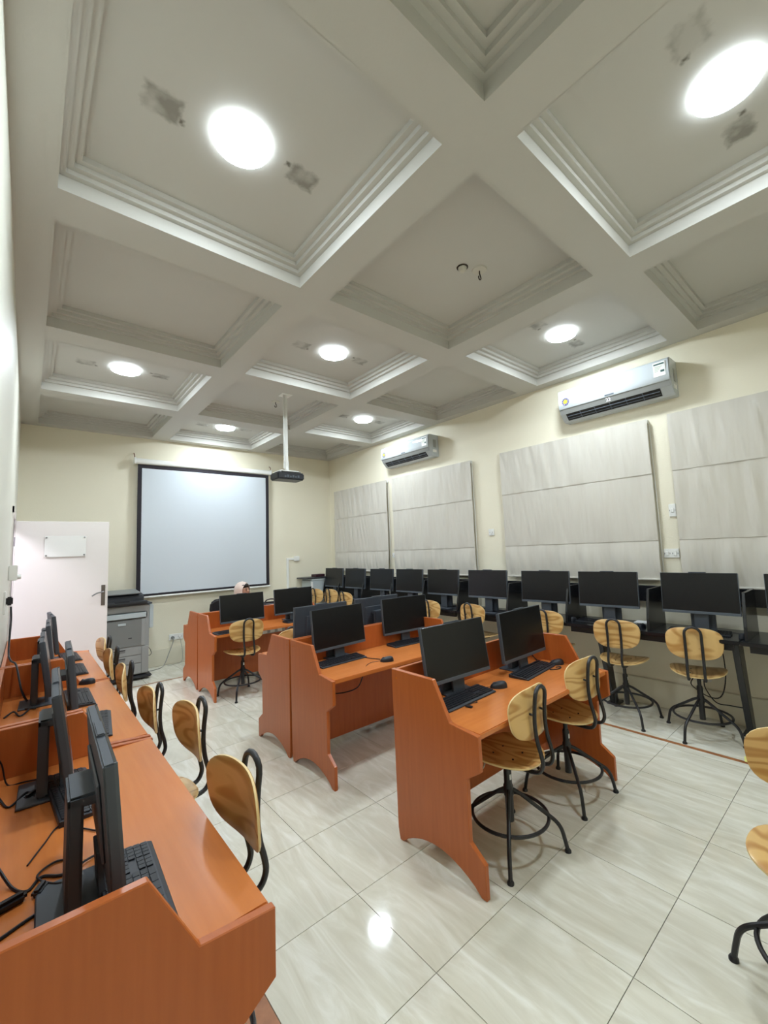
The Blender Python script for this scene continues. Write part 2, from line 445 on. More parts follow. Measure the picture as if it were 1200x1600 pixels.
for c, (x0, x1) in enumerate(XS):
    for r, (y0, y1) in enumerate(YS):
        cx, cy, hx, hy = (x0 + x1) / 2, (y0 + y1) / 2, (x1 - x0) / 2, (y1 - y0) / 2
        mb = B()
        rings = []
        for d, h in PROF:
            rings.append([mb.bm.verts.new((sx * (hx - d), sy * (hy - d), h)) for sx, sy in ((-1, -1), (1, -1), (1, 1), (-1, 1))])
        for a in range(len(rings) - 1):
            for k in range(4): mb._f([rings[a][k], rings[a][(k + 1) % 4], rings[a + 1][(k + 1) % 4], rings[a + 1][k]])
        me = mb.mesh('coffer_moulding', 'ceiling_paint')
        me.flip_normals() if me.polygons[0].normal.dot(Vector((me.polygons[0].center))) > 0 else None
        link('coffer_moulding', me, ceiling, (cx, cy, ZC))
        B().box(-hx, hx, -hy, hy, 0, .015).obj('coffer_panel', 'ceiling_stained' if lit(c, r) else 'ceiling_paint', ceiling, (cx, cy, ZP))

# ================================================================== LAMPS
lamp_names = {(0, 1): 'round LED ceiling lamp in the large coffer at upper left, above the camera', (1, 0): 'round LED ceiling lamp at upper right, cut close to the photo edge',
  (1, 2): 'round LED ceiling lamp in the bluish-lit coffer just in front of the projector pole', (2, 1): 'round LED ceiling lamp above the nearer air conditioner',
  (0, 3): 'round LED ceiling lamp above the door side, next to the left wall', (1, 4): 'round LED ceiling lamp nearest the projection screen',
  (2, 3): 'round LED ceiling lamp above the farther air conditioner'}
protoL = None
for (c, r), lab in lamp_names.items():
    cx, cy = sum(XS[c]) / 2, sum(YS[r]) / 2
    if protoL is None:
        protoL = empty('ceiling_lamp')
        B().lathe([(.0, 0), (.130, 0), (.132, -.003), (.132, -.027), (.1275, -.028), (.1275, -.004), (0, -.004)], 40).obj('lamp_rim', 'lamp_rim_glow', protoL, smooth=True)
        B().lathe([(.0, -.006), (.1265, -.006), (.1265, -.028), (.105, -.031), (0, -.032)], 40).obj('diffuser', 'lamp_diffuser', protoL, smooth=True)
        o = protoL
    else: o = copy_tree(protoL)
    o.location = (cx + .005, cy + .02, ZP)
    tag(o, lab, 'ceiling lamp', 'round ceiling lamps')

# ceiling hooks and junction cap in the unlit coffers
def hook(x, y, lab, cap):
    e = empty('ceiling_hook', (x, y, ZP), label=lab, cat='hook')
    B().lathe([(0, 0), (.055, 0), (.05, -.008), (.0, -.011)], 24).obj('plaster_pad', 'plaster_white', e, smooth=True)
    pts = [(0, 0, -.008), (0, 0, -.03), (.006, 0, -.045), (.012, 0, -.06), (.006, 0, -.075), (-.006, 0, -.078), (-.014, 0, -.066), (-.013, 0, -.055)]
    B().tube(smooth_path(pts, 4), .0045, 7).obj('hook_bar', 'hook_iron', e, smooth=True)
hook(2.43, 1.76, 'iron hook in the centre of the unlit middle coffer, beside a round cap', True)
hook(2.42, 5.13, 'iron ceiling hook beside the projector pole', False)
e = empty('junction_cap', (2.31, 1.82, ZP), label='small round white cap on the ceiling beside the iron hook', cat='ceiling cap')
B().lathe([(0, 0), (.032, 0), (.03, -.02), (.02, -.034), (0, -.036)], 20).obj('cap', 'plaster_white', e, smooth=True)
B().lathe([(.033, -.001), (.042, -.001), (.040, -.006), (.034, -.006)], 20).obj('gap_ring', 'hook_iron', e, smooth=True)

# ================================================================== DOOR
dw = .85
door = empty('door_1', (XL + .015, 6.25, 0)); tag(door, 'open white door with a blank white plate and lever handle', kind='structure')
B().box(0, dw, -.02, .02, .01, 2.075).obj('door_leaf', 'door_paint', door, bevel=.003)
hp = B().box(dw - .066, dw - .026, -.028, -.02, 1.075, 1.315).obj('handle_plate', 'handle_metal', door, bevel=.002)
hb = B(); hb.tube(smooth_path([(dw - .046, -.026, 1.235), (dw - .046, -.055, 1.235), (dw - .056, -.068, 1.235), (dw - .11, -.068, 1.225), (dw - .16, -.066, 1.195)], 5), .008, 8)
hb.obj('lever', 'steel', hp, smooth=True)
pl = B().box(.245, .625, -.034, -.028, 1.668, 1.905).obj('door_plate', 'white_plastic', door, bevel=.001)
for sx, sz in ((.262, 1.685), (.608, 1.685), (.262, 1.888), (.608, 1.888)):
    B().lathe([(0, -.042), (.009, -.041), (.009, -.02)], 12, (sx, sz), 'y').obj('standoff', 'steel', pl, smooth=True)
for z in (.25, 1.05, 1.85):
    B().lathe([(0, z - .05), (.008, z - .05), (.008, z + .05), (0, z + .05)], 10, (-.004, .0)).obj('hinge', 'steel', door, smooth=True)

# ================================================================== PROJECTION SCREEN
sx0, sx1, sz0, sz1 = 1.215, 3.265, 1.03, 3.03
ps = empty('projection_screen', ((sx0 + sx1) / 2, YB, 0), label='pull-down projection screen with a black border hanging on the back wall', cat='projection screen')
W_ = (sx1 - sx0) / 2
def cloth(u0, u1, v0, v1, off):
    def f(u, v):
        x = u0 + (u1 - u0) * u; z = v0 + (v1 - v0) * v
        d = .012 * math.sin(x * 2.1 + z * .8) * (1 - (z - sz0) / 2.2) + .006 * math.sin(x * 5 - z * 2.2)
        return (x, -.075 + d - off, z)
    return f
B().grid(cloth(-W_ + .055, W_ - .055, sz0 + .06, sz1 - .055, 0), 40, 30).obj('screen_cloth', 'screen_cloth', ps, smooth=True, thick=.002)
bd = B()
for q in ((-W_, -W_ + .056, sz0 + .03, sz1), (W_ - .056, W_, sz0 + .03, sz1), (-W_ + .055, W_ - .055, sz1 - .056, sz1), (-W_ + .055, W_ - .055, sz0 + .03, sz0 + .061)):
    bd.grid(cloth(*q, 0), 24, 16)
bd.obj('black_border', 'screen_border', ps, smooth=True, thick=.002)
B().tube([(-W_ - .01, -.075, sz0 + .012), (W_ + .01, -.075, sz0 + .012)], .014, 10).obj('bottom_bar', 'white_plastic', ps, smooth=True)
B().prism(rrect(.075, .085, .03, 5, -.07, sz1 + .045), -W_ - .04, W_ + .04, 'x').obj('housing', 'white_plastic', ps, smooth=True)
for s in (-1, 1):
    B().box(s * (W_ + .04) - .012, s * (W_ + .04) + .012, -.115, -.025, sz1 - .002, sz1 + .095).obj('end_cap', 'white_plastic', ps, bevel=.004)
    hk = B(); hk.tube(smooth_path([(s * (W_ + .045), -.01, sz1 + .17), (s * (W_ + .045), -.04, sz1 + .16), (s * (W_ + .045), -.07, sz1 + .13), (s * (W_ + .04), -.07, sz1 + .08)], 4), .006, 6)
    hk.obj('wall_hook', 'rust', ps, smooth=True)

# ================================================================== PROJECTOR
pj = empty('projector', (2.42, 4.85, 0), label='black projector hanging from the ceiling on a white pole', cat='projector')
B().box(-.07, .07, -.07, .07, ZP - .006, ZP).obj('ceiling_plate', 'white_plastic', pj, bevel=.002)
B().box(-.024, .018, -.02, .02, 2.74, ZP - .006).obj('pole', 'white_plastic', pj, bevel=.006, seg=2)
B().tube(smooth_path([(-.035, -.02, ZP - .01), (-.04, -.025, 3.2), (-.036, -.02, 2.9), (-.03, 0, 2.66)], 5), .009, 7).obj('pole_cable', 'cable_white', pj, smooth=True)
B().box(-.014, .026, -.015, .015, 2.63, 2.76).obj('swivel', 'white_plastic', pj, bevel=.004)
B().box(-.11, .13, -.08, .08, 2.612, 2.626).obj('mount_plate', 'white_plastic', pj, bevel=.003)
for sx in (-.12, .14):
    B().box(sx - .012, sx + .012, -.09, .09, 2.598, 2.613).obj('mount_arm', 'steel', pj, bevel=.002)
bd_ = B().box(-.17, .19, -.11, .11, 2.508, 2.598).obj('projector_body', 'black_plastic', pj, bevel=.015, seg=3)
for k in range(6):
    B().box(-.08 + k * .035, -.058 + k * .035, -.1115, -.108, 2.535, 2.552 + .012 * (k % 2)).obj('port', 'bezel_grey', bd_)
B().lathe([(0, .115), (.028, .115), (.032, .11), (.035, .10)], 20, (.1, 2.55), 'y').obj('lens', 'screen_black', bd_, smooth=True)

# ================================================================== AIR CONDITIONERS
def air_con(y0, y1, z0, z1, lab, digits):
    """wall unit; local x = along the wall (towards -y world), local -y = into the room"""
    wd = y1 - y0
    e = empty('air_conditioner', (XR, (y0 + y1) / 2, z0), -PI / 2, lab, 'air conditioner', 'wall air conditioners')
    h = z1 - z0; hw = wd / 2
    # profile (depth from wall v, height)
    prof = [(0, .0), (.10, 0), (.125, .012), (.188, .076), (.212, .122), (.218, .2), (.212, h - .02), (.19, h), (0, h)]
    B().prism([(-a, b_) for a, b_ in prof], -hw, hw, 'x').obj('body', 'ac_white', e, bevel=.004, seg=2)
    # glossy front panel
    fp = [(.213, .122), (.224, .126), (.228, .2), (.222, h - .03), (.214, h - .012)]
    fp2 = fp + [(.205, h - .012), (.205, .122)]
    B().prism([(-a, b_) for a, b_ in fp2], -hw + .004, hw - .004, 'x').obj('front_panel', 'ac_white', e, bevel=.002, smooth=True)
    # grey underside with air outlet
    ang = math.atan2(.085 - .012, .195 - .125)
    ou = B().prism([(-.130, .012), (-.189, .0735), (-.183, .0805), (-.122, .020)], -hw + .06, hw - .1, 'x').obj('outlet', 'dark_vent', e)
    gs = B(); gs.prism([(-.1905, .074), (-.2155, .122), (-.208, .125), (-.184, .078)], -hw + .01, hw - .01, 'x'); gs.obj('lower_lip', 'ac_grey', e)
    for t in (.35, .7):
        yv, zv = -.127 - .06 * t, .012 + .062 * t
        B().box(-hw + .07, hw - .11, yv - .004, yv + .004, zv - .009, zv - .004).obj('vane', 'bezel_grey', ou)
    n = 6
    for k in range(1, n):
        xx = -hw + .06 + (wd - .16) * k / n
        B().prism([(-.132, .009), (-.188, .068), (-.188, .074), (-.132, .014)], xx - .004, xx + .004, 'x').obj('vane_rib', 'bezel_grey', ou)
    # side grille
    gr = B().box(hw, hw + .003, -.12, -.06, .13, .25).obj('side_grille', 'ac_grey', e, bevel=.001)
    B().box(hw, hw + .002, -.13, -.05, .06, .10).obj('side_cap', 'white_plastic', e, bevel=.001)
    # round badge
    bx, bz = -hw + .085, .2
    bg = B().lathe([(0, -.2305), (.04, -.2305), (.04, -.224)], 28, (bx, bz), 'y').obj('round_badge', 'badge_purple', e, smooth=True)
    B().lathe([(0, -.2315), (.023, -.2315), (.023, -.23)], 24, (bx, bz), 'y').obj('badge_centre', 'badge_yellow', bg, smooth=True)
    for k in range(10):
        a = 2 * PI * k / 10
        B().box(bx + .031 * math.cos(a) - .003, bx + .031 * math.cos(a) + .003, -.2312, -.2300, bz + .031 * math.sin(a) - .003, bz + .031 * math.sin(a) + .003).obj('badge_letter', 'paper_white', bg)
    # energy label
    lx0, lx1 = hw - .13, hw - .03
    lb = B().box(lx0, lx1, -.2302, -.222, h - .17, h - .035).obj('energy_label', 'paper_white', e)
    B().box(lx0 + .006, lx1 - .006, -.2308, -.2298, h - .062, h - .048).obj('label_bar', 'sticker_green', lb)
    for k in range(4):
        B().box(lx0 + .012, lx0 + .075 - .012 * k, -.2308, -.2298, h - .082 - .014 * k, h - .076 - .014 * k).obj('label_line', 'sticker_text', lb)
    B().box(lx1 - .04, lx1 - .008, -.2308, -.2298, h - .135, h - .115).obj('label_box', 'sticker_green', lb)
    # maker plate and lit display
    B().box(-.045, .045, -.2285, -.2245, .137, .150).obj('maker_plate', 'bezel_grey', e)
    if digits: text_mesh('display_digits', digits, .05, 'display_glow', e, (-.02, -.2055, .099), (math.radians(117), 0, 0), .001)
air_con(1.15, 2.235, 2.925, 3.27, 'white wall air conditioner showing 22, above the nearer blinds', '22')
air_con(4.27, 5.375, 2.95, 3.275, 'white wall air conditioner farther away, near the back corner', None)

# ================================================================== BLINDS
def blind(y0, y1, lab, seed, bottom=1.22):
    e = empty('roman_blind', (XR, (y0 + y1) / 2, 0), -PI / 2, lab, 'roman blind', 'roman blinds along the right wall')
    hw = (y1 - y0) / 2
    B().box(-hw, hw, -.034, -.004, 2.735, 2.772).obj('headrail', 'white_plastic', e, bevel=.003)
    zs = [2.775, 2.238, 1.59, bottom]
    for k in range(3):
        zt, zb = zs[k], zs[k + 1] - (.008 if k < 2 else 0)
        def f(u, v, zt=zt, zb=zb, k=k):
            x = -hw + 2 * hw * u; z = zb + (zt - zb) * v
            vv = v
            fade = math.sin(PI * min(1, max(0, vv))) ** .6 if k < 2 else math.sin(PI / 2 * min(1, (1 - vv) * 1.3 + .05))
            q = noise.noise(Vector((x * 9 + seed, z * .8 + x * .5, seed * 3 + k * 5))) + .55 * noise.noise(Vector((x * 22 + z * 3, z * 1.8, seed + k)))
            y = -.052 - .006 * (1 - vv) - (.019 if k < 2 else .025) * q * fade
            if k == 2: y -= .012 * math.sin(PI * min(1, (1 - vv)))
            return (x, y, z)
        B().grid(f, 110, 26).obj('blind_section', 'blind_fabric', e, smooth=True, angle=70, thick=.003)
    B().tube([(hw + .008, -.03, 2.74), (hw + .014, -.028, 2.0), (hw + .012, -.03, bottom + .05)], .0035, 5).obj('pull_cord', 'cable_white', e)
    B().box(-hw + .01, hw - .01, -.075, -.06, bottom - .012, bottom + .006).obj('bottom_rod', 'blind_fabric', e, bevel=.003)
blind(5.47, 7.11, 'satin roman blind farthest away, beside the back corner', 1.3, 1.24)
blind(3.65, 5.325, 'satin roman blind below the farther air conditioner', 4.7, 1.21)
blind(1.43, 3.165, 'satin roman blind below the nearer air conditioner', 9.1, 1.215)
blind(-.48, 1.255, 'satin roman blind cut by the right edge of the photo', 15.7, 1.16)

# ================================================================== WALL PLATES
def plate(wall, u, z, w_, h_, lab, cat, name='switch_plate', extra=None):
    if wall == 'R': e = empty(name, (XR, u, z), -PI / 2, lab, cat)
    elif wall == 'B': e = empty(name, (u, YB, z), 0, lab, cat)
    else: e = empty(name, (XL, u, z), PI / 2, lab, cat)
    B().box(-w_ / 2, w_ / 2, -.012, 0, -h_ / 2, h_ / 2).obj('plate', 'white_plastic', e, bevel=.003, seg=2)
    n = 2 if w_ > h_ * 1.3 else 1
    for k in range(n):
        cx = (k - (n - 1) / 2) * w_ / 2
        B().box(cx - .012, cx + .012, -.017, -.011, -.02, .02).obj('rocker', 'white_plastic', e, bevel=.002)
        for s in (-1, 1): B().box(cx + s * .022 - .002, cx + s * .022 + .002, -.0125, -.0115, -.008, .006).obj('pin_hole', 'dark_vent', e)
    return e
plate('R', 3.40, 1.77, .085, .085, 'small white socket on the wall between the middle blinds', 'wall socket', 'wall_socket')
plate('R', 1.30, 1.86, .06, .12, 'white switch half hidden at the edge of the rightmost blind', 'light switch', 'light_switch')
plate('R', 1.345, 1.455, .13, .085, 'white double socket between the two nearest blinds', 'wall socket', 'wall_socket')
plate('R', 5.40, 1.50, .06, .08, 'white switch between the two farthest blinds', 'light switch', 'light_switch')
sb = plate('B', 1.775, .395, .2, .09, 'white double socket on the back wall above the skirting, with plugs', 'wall socket', 'wall_socket')
B().lathe([(0, -.05), (.022, -.048), (.024, -.012)], 16, (-.05, -.005), 'y').obj('grey_plug', 'printer_mid', sb, smooth=True)
sr = plate('R', 1.22, .36, .17, .09, 'white double socket with two black plugs, low behind the nearest black-desk chair', 'wall socket', 'wall_socket')
for x in (-.045, .04):
    B().lathe([(0, -.06), (.02, -.055), (.024, -.012)], 16, (x, -.003), 'y').obj('black_plug', 'cable_black', sr, smooth=True)
def cable(name, pts, r, mat, lab, cat='cable', group=None, n=6):
    o = B().tube(smooth_path(pts, n), r, 6).obj(name, mat, smooth=True)
    return tag(o, lab, cat, group)
cable('power_cable', [(4.56, 1.26, .34), (4.53, 1.27, .28), (4.52, 1.15, .21), (4.5, 1.05, .24), (4.44, .99, .45), (4.43, 1.0, .74)], .0045, 'cable_black', 'black cable rising from the left plug behind the nearest black-desk chair')
cable('power_cable', [(4.56, 1.18, .34), (4.54, 1.17, .27), (4.53, 1.1, .17), (4.55, 1.0, .16), (4.56, .86, .16)], .0045, 'cable_black', 'black cable drooping from the right plug towards the desk leg')
cable('power_cable', [(1.725, 7.29, .385), (1.72, 7.27, .34), (1.66, 7.26, .18), (1.58, 7.22, .02), (1.45, 7.12, .008), (1.3, 7.1, .008)], .006, 'cable_grey', 'grey cable from the back wall socket down to the printer')
cable('network_cable', [(1.82, 7.32, .38), (1.83, 7.30, .33), (1.86, 7.3, .15), (1.84, 7.28, .02), (1.72, 7.24, .006), (1.63, 7.22, .006)], .003, 'cable_grey', 'thin grey cable on the floor beside the back wall socket')
# surface conduit on the back wall
cd = empty('cable_conduit', (3.65, YB, 0), label='white cable trunking climbing the back wall to a small box', cat='conduit')
B().box(-.02, .02, -.022, 0, .25, 1.515).obj('vertical_duct', 'white_plastic', cd, bevel=.002)
B().box(.02, .13, -.022, 0, 1.475, 1.515).obj('horizontal_duct', 'white_plastic', cd, bevel=.002)
B().box(.13, .23, -.04, 0, 1.455, 1.545).obj('outlet_box', 'white_plastic', cd, bevel=.004)
# left wall: switch box and plug
lb_ = empty('switch_box', (XL, 4.95, 1.53), PI / 2, 'white switch box sticking out of the left wall beside the door', 'switch box')
B().box(-.05, .05, -.06, 0, -.065, .065).obj('box', 'white_plastic', lb_, bevel=.006, seg=2)
B().lathe([(0, -.085), (.02, -.083), (.022, -.058)], 16, (.0, -.035), 'y').obj('knob', 'white_plastic', lb_, smooth=True)
l2 = plate('L', 4.2, 1.33, .09, .16, 'white socket on the left wall with a black plug', 'wall socket', 'wall_socket')
B().box(-.02, .02, -.05, -.012, -.02, .04).obj('black_plug', 'cable_black', l2, bevel=.008, seg=2)
cable('power_cable', [(-.075, 4.2, 1.30), (-.07, 4.19, 1.2), (-.075, 4.1, 1.0), (-.06, 4.0, .95), (-.03, 3.9, .93), (.0, 3.75, .80), (.03, 3.7, .73)], .006, 'cable_black', 'black cable hanging down the left wall from its plug')

# ================================================================== DESKS (orange laminate study desks)
DL, DD = 1.42, .615
ARCH = [(.575, 0), (.555, 0)] + [(.555 - .52 * t, .085 * math.sin(PI * min(1, t)) ** .8 if 0 < t < 1 else 0) for t in [k / 12 for k in range(13)]][1:-1] + [(.03, 0)]
SIDE = [(0, .0), (0, .15), (.085, .212), (.083, .495), (0, .55), (0, .712), (.18, .727), (.285, .915), (.615, .915), (.605, 0.06), (.592, .0)] + [(.565, .0)] + [(.565 - .535 * t, .095 * math.sin(PI * t) ** .75) for t in [k / 14 for k in range(1, 14)]] + [(.03, .0)]
def desk_proto():
    e = empty('study_desk')
    T = .025
    side = B().prism(SIDE, 0, T, 'x').mesh('side_panel', 'desk_laminate', bevel=.0025)
    link('side_panel', side, e, (0, 0, 0)); link('side_panel', side, e, (DL - T, 0, 0))
    B().box(T, DL - T, .008, .59, DESK_Z - .028, DESK_Z).obj('desktop', 'desk_top', e, bevel=.004, seg=2)
    B().box(T, DL - T, .59, .612, DESK_Z - .028, .912).obj('back_screen', 'desk_laminate', e, bevel=.002)
    B().box(T, DL - T, .50, .52, .10, DESK_Z - .029).obj('modesty_panel', 'desk_laminate', e, bevel=.002)
    for x in (-.001, DL - .001):
        B().lathe([(0, x - .001), (.006, x - .001), (.006, x + .003), (0, x + .003)], 10, (.575, .868), 'x').obj('screw_cap', 'desk_top', e)
    return e
protoD = desk_proto()
desk_spots = [
 (1.610, 1.337, 0, 'orange study desk with two monitors, nearest in the middle of the room'),
 (1.604, 2.585, 0, 'orange study desk second in the middle row, front half of the double desk'),
 (1.604 + DL, 3.830, PI, 'orange study desk second in the middle row, rear half of the double desk'),
 (1.600, 5.005, 0, 'orange study desk farthest in the middle, front half, with one chair'),
 (1.600 + DL, 6.250, PI, 'orange study desk farthest in the middle, rear half, where the person sits'),
 (.503, 1.105, PI / 2, 'orange study desk nearest the camera along the left wall'),
 (.503, 2.545, PI / 2, 'orange study desk in the middle of the left wall row'),
 (.503, 3.985, PI / 2, 'orange study desk by the door at the end of the left wall row')]
for i, (x, y, rz, lab) in enumerate(desk_spots):
    o = protoD if i == 0 else copy_tree(protoD)
    o.location = (x, y, 0); o.rotation_euler = (0, 0, rz)
    tag(o, lab, 'desk', 'orange study desks')

# ---- black wall desk on the right
BZ, BX = .80, 4.065
ny = [.055, .765, 1.44, 2.19, 2.90, 3.64, 4.28, 4.97, 5.69, 6.40, 6.885]
tabs = [(-.55, .80), (.80, 2.20), (2.20, 3.62), (3.62, 4.98), (4.98, 6.90)]
tlabs = ['black wall desk at the right edge of the photo', 'black wall desk with the two nearest chairs in front of it', 'black wall desk in the middle of the right wall', 'black wall desk below the second blind', 'black wall desk in the far corner below the last blind']
legs_at = [(.1, .6), (.83, 1.89), (2.75, 3.53), (3.66, 4.60), (5.10, 5.56)]
for (a, b_), lab, lgs in zip(tabs, tlabs, legs_at):
    e = empty('black_desk', (BX, a, 0), 0, lab, 'desk', 'black wall desks')
    n = b_ - a; dp = XR - .03 - BX
    B().box(0, dp, .002, n - .002, BZ - .03, BZ).obj('tabletop', 'black_table', e, bevel=.004, seg=2)
    B().box(.05, .075, .05, n - .05, BZ - .085, BZ - .03).obj('front_rail', 'black_metal', e)
    B().box(dp - .035, dp - .015, .002, n - .002, 1.0, 1.15).obj('rear_rail', 'black_table', e, bevel=.002)
    for yy in (q - a for q in lgs):
        lg = B(); lg.prism([(.10, BZ - .03), (.26, BZ - .03), (.40, .0), (.31, .0)], yy, yy + .045, 'y')
        lg.obj('leg', 'black_metal', e, bevel=.004)
        B().box(.29, .44, yy - .03, yy + .075, 0, .02).obj('foot', 'black_metal', e, bevel=.004)
for k, y in enumerate(ny):
    lab = ['black divider cut off at the right edge', 'black divider right of the nearest wall-desk monitor', 'black divider between the two nearest wall-desk monitors', 'third black divider from the right on the wall desk', 'fourth black divider from the right on the wall desk', 'fifth black divider from the right on the wall desk', 'sixth black divider from the right on the wall desk', 'seventh black divider from the right on the wall desk', 'eighth black divider from the right on the wall desk', 'ninth black divider from the right on the wall desk', 'black divider at the far corner end of the wall desk'][k]
    o = B().prism([(4.115, BZ), (4.125, .9), (4.15, 1.02), (4.185, 1.155), (XR - .07, 1.155), (XR - .07, BZ)], -.011, .011, 'y').obj('desk_divider', 'black_table', None, (0, y, 0), bevel=.002)
    tag(o, lab, 'divider', 'black desk dividers')

# ================================================================== CHAIRS
def seat_mesh():
    b = B(); n = 40; rings = []
    def outline(k):
        a = 2 * PI * k / n
        c, s_ = math.cos(a), math.sin(a)
        p = 2.5
        r = 1 / ((abs(c) ** p + abs(s_) ** p) ** (1 / p))
        x, y = .195 * r * c, .195 * r * s_
        x *= 1 + .10 * (y / .2)                        # wider at the front (+y), narrower behind
        return x, y
    def zz(x, y): return .018 * (abs(x) / .2) ** 2 - .012 * math.cos(min(1, math.hypot(x, y + .04) / .2) * PI / 2) - .012 * max(0, y / .2) ** 3
    for side in (1, 0):
        ring = []
        for t in (1.0, .97, .8, .55, .28):
            R_ = []
            for k in range(n):
                x, y = outline(k); x *= t; y *= t
                R_.append(b.bm.verts.new((x, y, zz(x, y) + (.007 if side else -.007) - (.003 if t == 1 else 0) * (1 if side else -1))))
            ring.append(R_)
        c_ = b.bm.verts.new((0, 0, zz(0, 0) + (.007 if side else -.007)))
        rings.append((ring, c_))
    for si, (ring, c_) in enumerate(rings):
        b.mi = 0
        for a in range(len(ring) - 1):
            for k in range(n): b._f([ring[a][k], ring[a][(k + 1) % n], ring[a + 1][(k + 1) % n], ring[a + 1][k]])
        for k in range(n): b._f([ring[-1][k], ring[-1][(k + 1) % n], c_])
    b.mi = 1
    A, C_ = rings[0][0][0], rings[1][0][0]
    for k in range(n): b._f([A[k], A[(k + 1) % n], C_[(k + 1) % n], C_[k]])
    return b.mesh('seat', ['plywood_seat', 'plywood_edge'], smooth=True, angle=50)
def back_mesh():
    b = B(); n = 44; rings = []
    w_, h_ = .385, .245
    def outline(k):
        a = 2 * PI * k / n; c, s_ = math.cos(a), math.sin(a); p = 3.0
        r = 1 / ((abs(c) ** p + abs(s_) ** p) ** (1 / p))
        x, z = w_ / 2 * r * c, h_ / 2 * r * s_
        return x * (1 + .05 * z / .12), z
    for side in (1, -1):
        ring = []
        for t in (1, .97, .75, .5, .25):
            ring.append([b.bm.verts.new((outline(k)[0] * t, .035 * (outline(k)[0] * t / .19) ** 2 + side * (.0065 - (.003 if t == 1 else 0)), outline(k)[1] * t)) for k in range(n)])
        rings.append((ring, b.bm.verts.new((0, side * .0065, 0))))
    for ring, c_ in rings:
        b.mi = 0
        for a in range(len(ring) - 1):
            for k in range(n): b._f([ring[a][k], ring[a][(k + 1) % n], ring[a + 1][(k + 1) % n], ring[a + 1][k]])
        for k in range(n): b._f([ring[-1][k], ring[-1][(k + 1) % n], c_])
    b.mi = 1
    A, C_ = rings[0][0][0], rings[1][0][0]
    for k in range(n): b._f([A[k], A[(k + 1) % n], C_[(k + 1) % n], C_[k]])
    return b.mesh('backrest', ['plywood_back', 'plywood_edge'], smooth=True, angle=50)
SEAT_Z = .47
def chair_proto():
    """faces +y; base under the empty"""
    e = empty('swivel_chair')
    top = empty('x'); COL.objects.unlink(top); D.objects.remove(top)
    s_ = link('seat', seat_mesh(), e, (0, 0, SEAT_Z))
    for x, y in ((.05, -.07), (-.05, -.07), (.05, .05), (-.05, .05)):
        B().lathe([(0, .0035), (.005, .003), (.005, -.004)], 8, (x, y)).obj('screw', 'black_metal', s_)
    bk = link('backrest', back_mesh(), e, (0, -.185, .728), (math.radians(-4), 0, 0))
    hw = .055
    one = [(.0, .03, .443), (.0, -.1, .443), (.0, -.175, .445), (.0, -.222, .458), (.0, -.242, .495), (.0, -.237, .54), (.0, -.221, .60), (.0, -.213, .67), (.0, -.215, .74), (.0, -.222, .806)]
    left = [(-hw, p[1], p[2]) for p in one]; right = [(hw, p[1], p[2]) for p in one]
    arc = [(-hw * math.cos(a), -.224, .809 + hw * .95 * math.sin(a)) for a in [PI * k / 8 for k in range(1, 8)]]
    path = smooth_path(left, 4) + [Vector(a) for a in arc] + list(reversed(smooth_path(right, 4)))
    B().tube(path, .0105, 9).obj('back_tube', 'black_metal', e, smooth=True)
    for sx in (-1, 1):
        B().tube([(sx * hw, -.214, .728), (sx * hw, -.178, .73)], .006, 7).obj('bracket', 'black_metal', e, smooth=True)
    B().box(-.07, .07, -.07, .06, .433, .452).obj('seat_plate', 'black_metal', e, bevel=.004)
    po = B().lathe([(.0, .20), (.014, .20), (.014, .44), (0, .44)], 14).obj('spindle', 'black_metal', e, smooth=True)
    sl = B().lathe([(0, .12), (.021, .12), (.021, .25), (.026, .25), (.026, .30), (.021, .31), (.021, .375), (.018, .385), (0, .385)], 18).obj('sleeve', 'black_metal', e, smooth=True)
    B().box(-.006, .006, -.0225, -.0205, .335, .362).obj('sticker', 'paper_white', sl)
    lp = [(.012, 0, .285), (.06, 0, .262), (.13, 0, .215), (.19, 0, .175), (.232, 0, .145), (.258, 0, .11), (.272, 0, .06), (.283, 0, .006)]
    for k in range(4):
        a = PI / 4 + k * PI / 2
        l_ = B().tube(smooth_path(lp, 4), .0105, 8).obj('leg', 'black_metal', e, (0, 0, 0), (0, 0, a), smooth=True)
        B().lathe([(0, 0), (.017, 0), (.017, .008), (.012, .016), (0, .016)], 12, (.283, 0)).obj('foot_cap', 'black_plastic', l_, smooth=True)
    B().tube([(.2 * math.cos(2 * PI * k / 40), .2 * math.sin(2 * PI * k / 40), .158) for k in range(40)], .009, 8, closed=True).obj('foot_ring', 'black_metal', e, smooth=True)
    return e
protoC = chair_proto()
BASE_PARTS = ('leg', 'foot_ring', 'sleeve')
def place_chair(first, x, y, face, lab, group, base_rot=None, dz=0, dback=0):
    """face: heading (rad) the sitter looks; 0 = +y.  base_rot: rotation of the four-legged base"""
    o = protoC if first else copy_tree(protoC)
    o.location = (x, y, 0); o.rotation_euler = (0, 0, face)
    br = (base_rot - face) if base_rot is not None else 0
    for ch in o.children:
        nm = ch.name.split('.')[0]
        if nm in ('leg', 'foot_ring', 'sleeve'):
            ch.rotation_euler[2] += br
        elif dz:
            ch.location[2] += dz
    tag(o, lab, 'chair', group)
    return o
r = math.radians
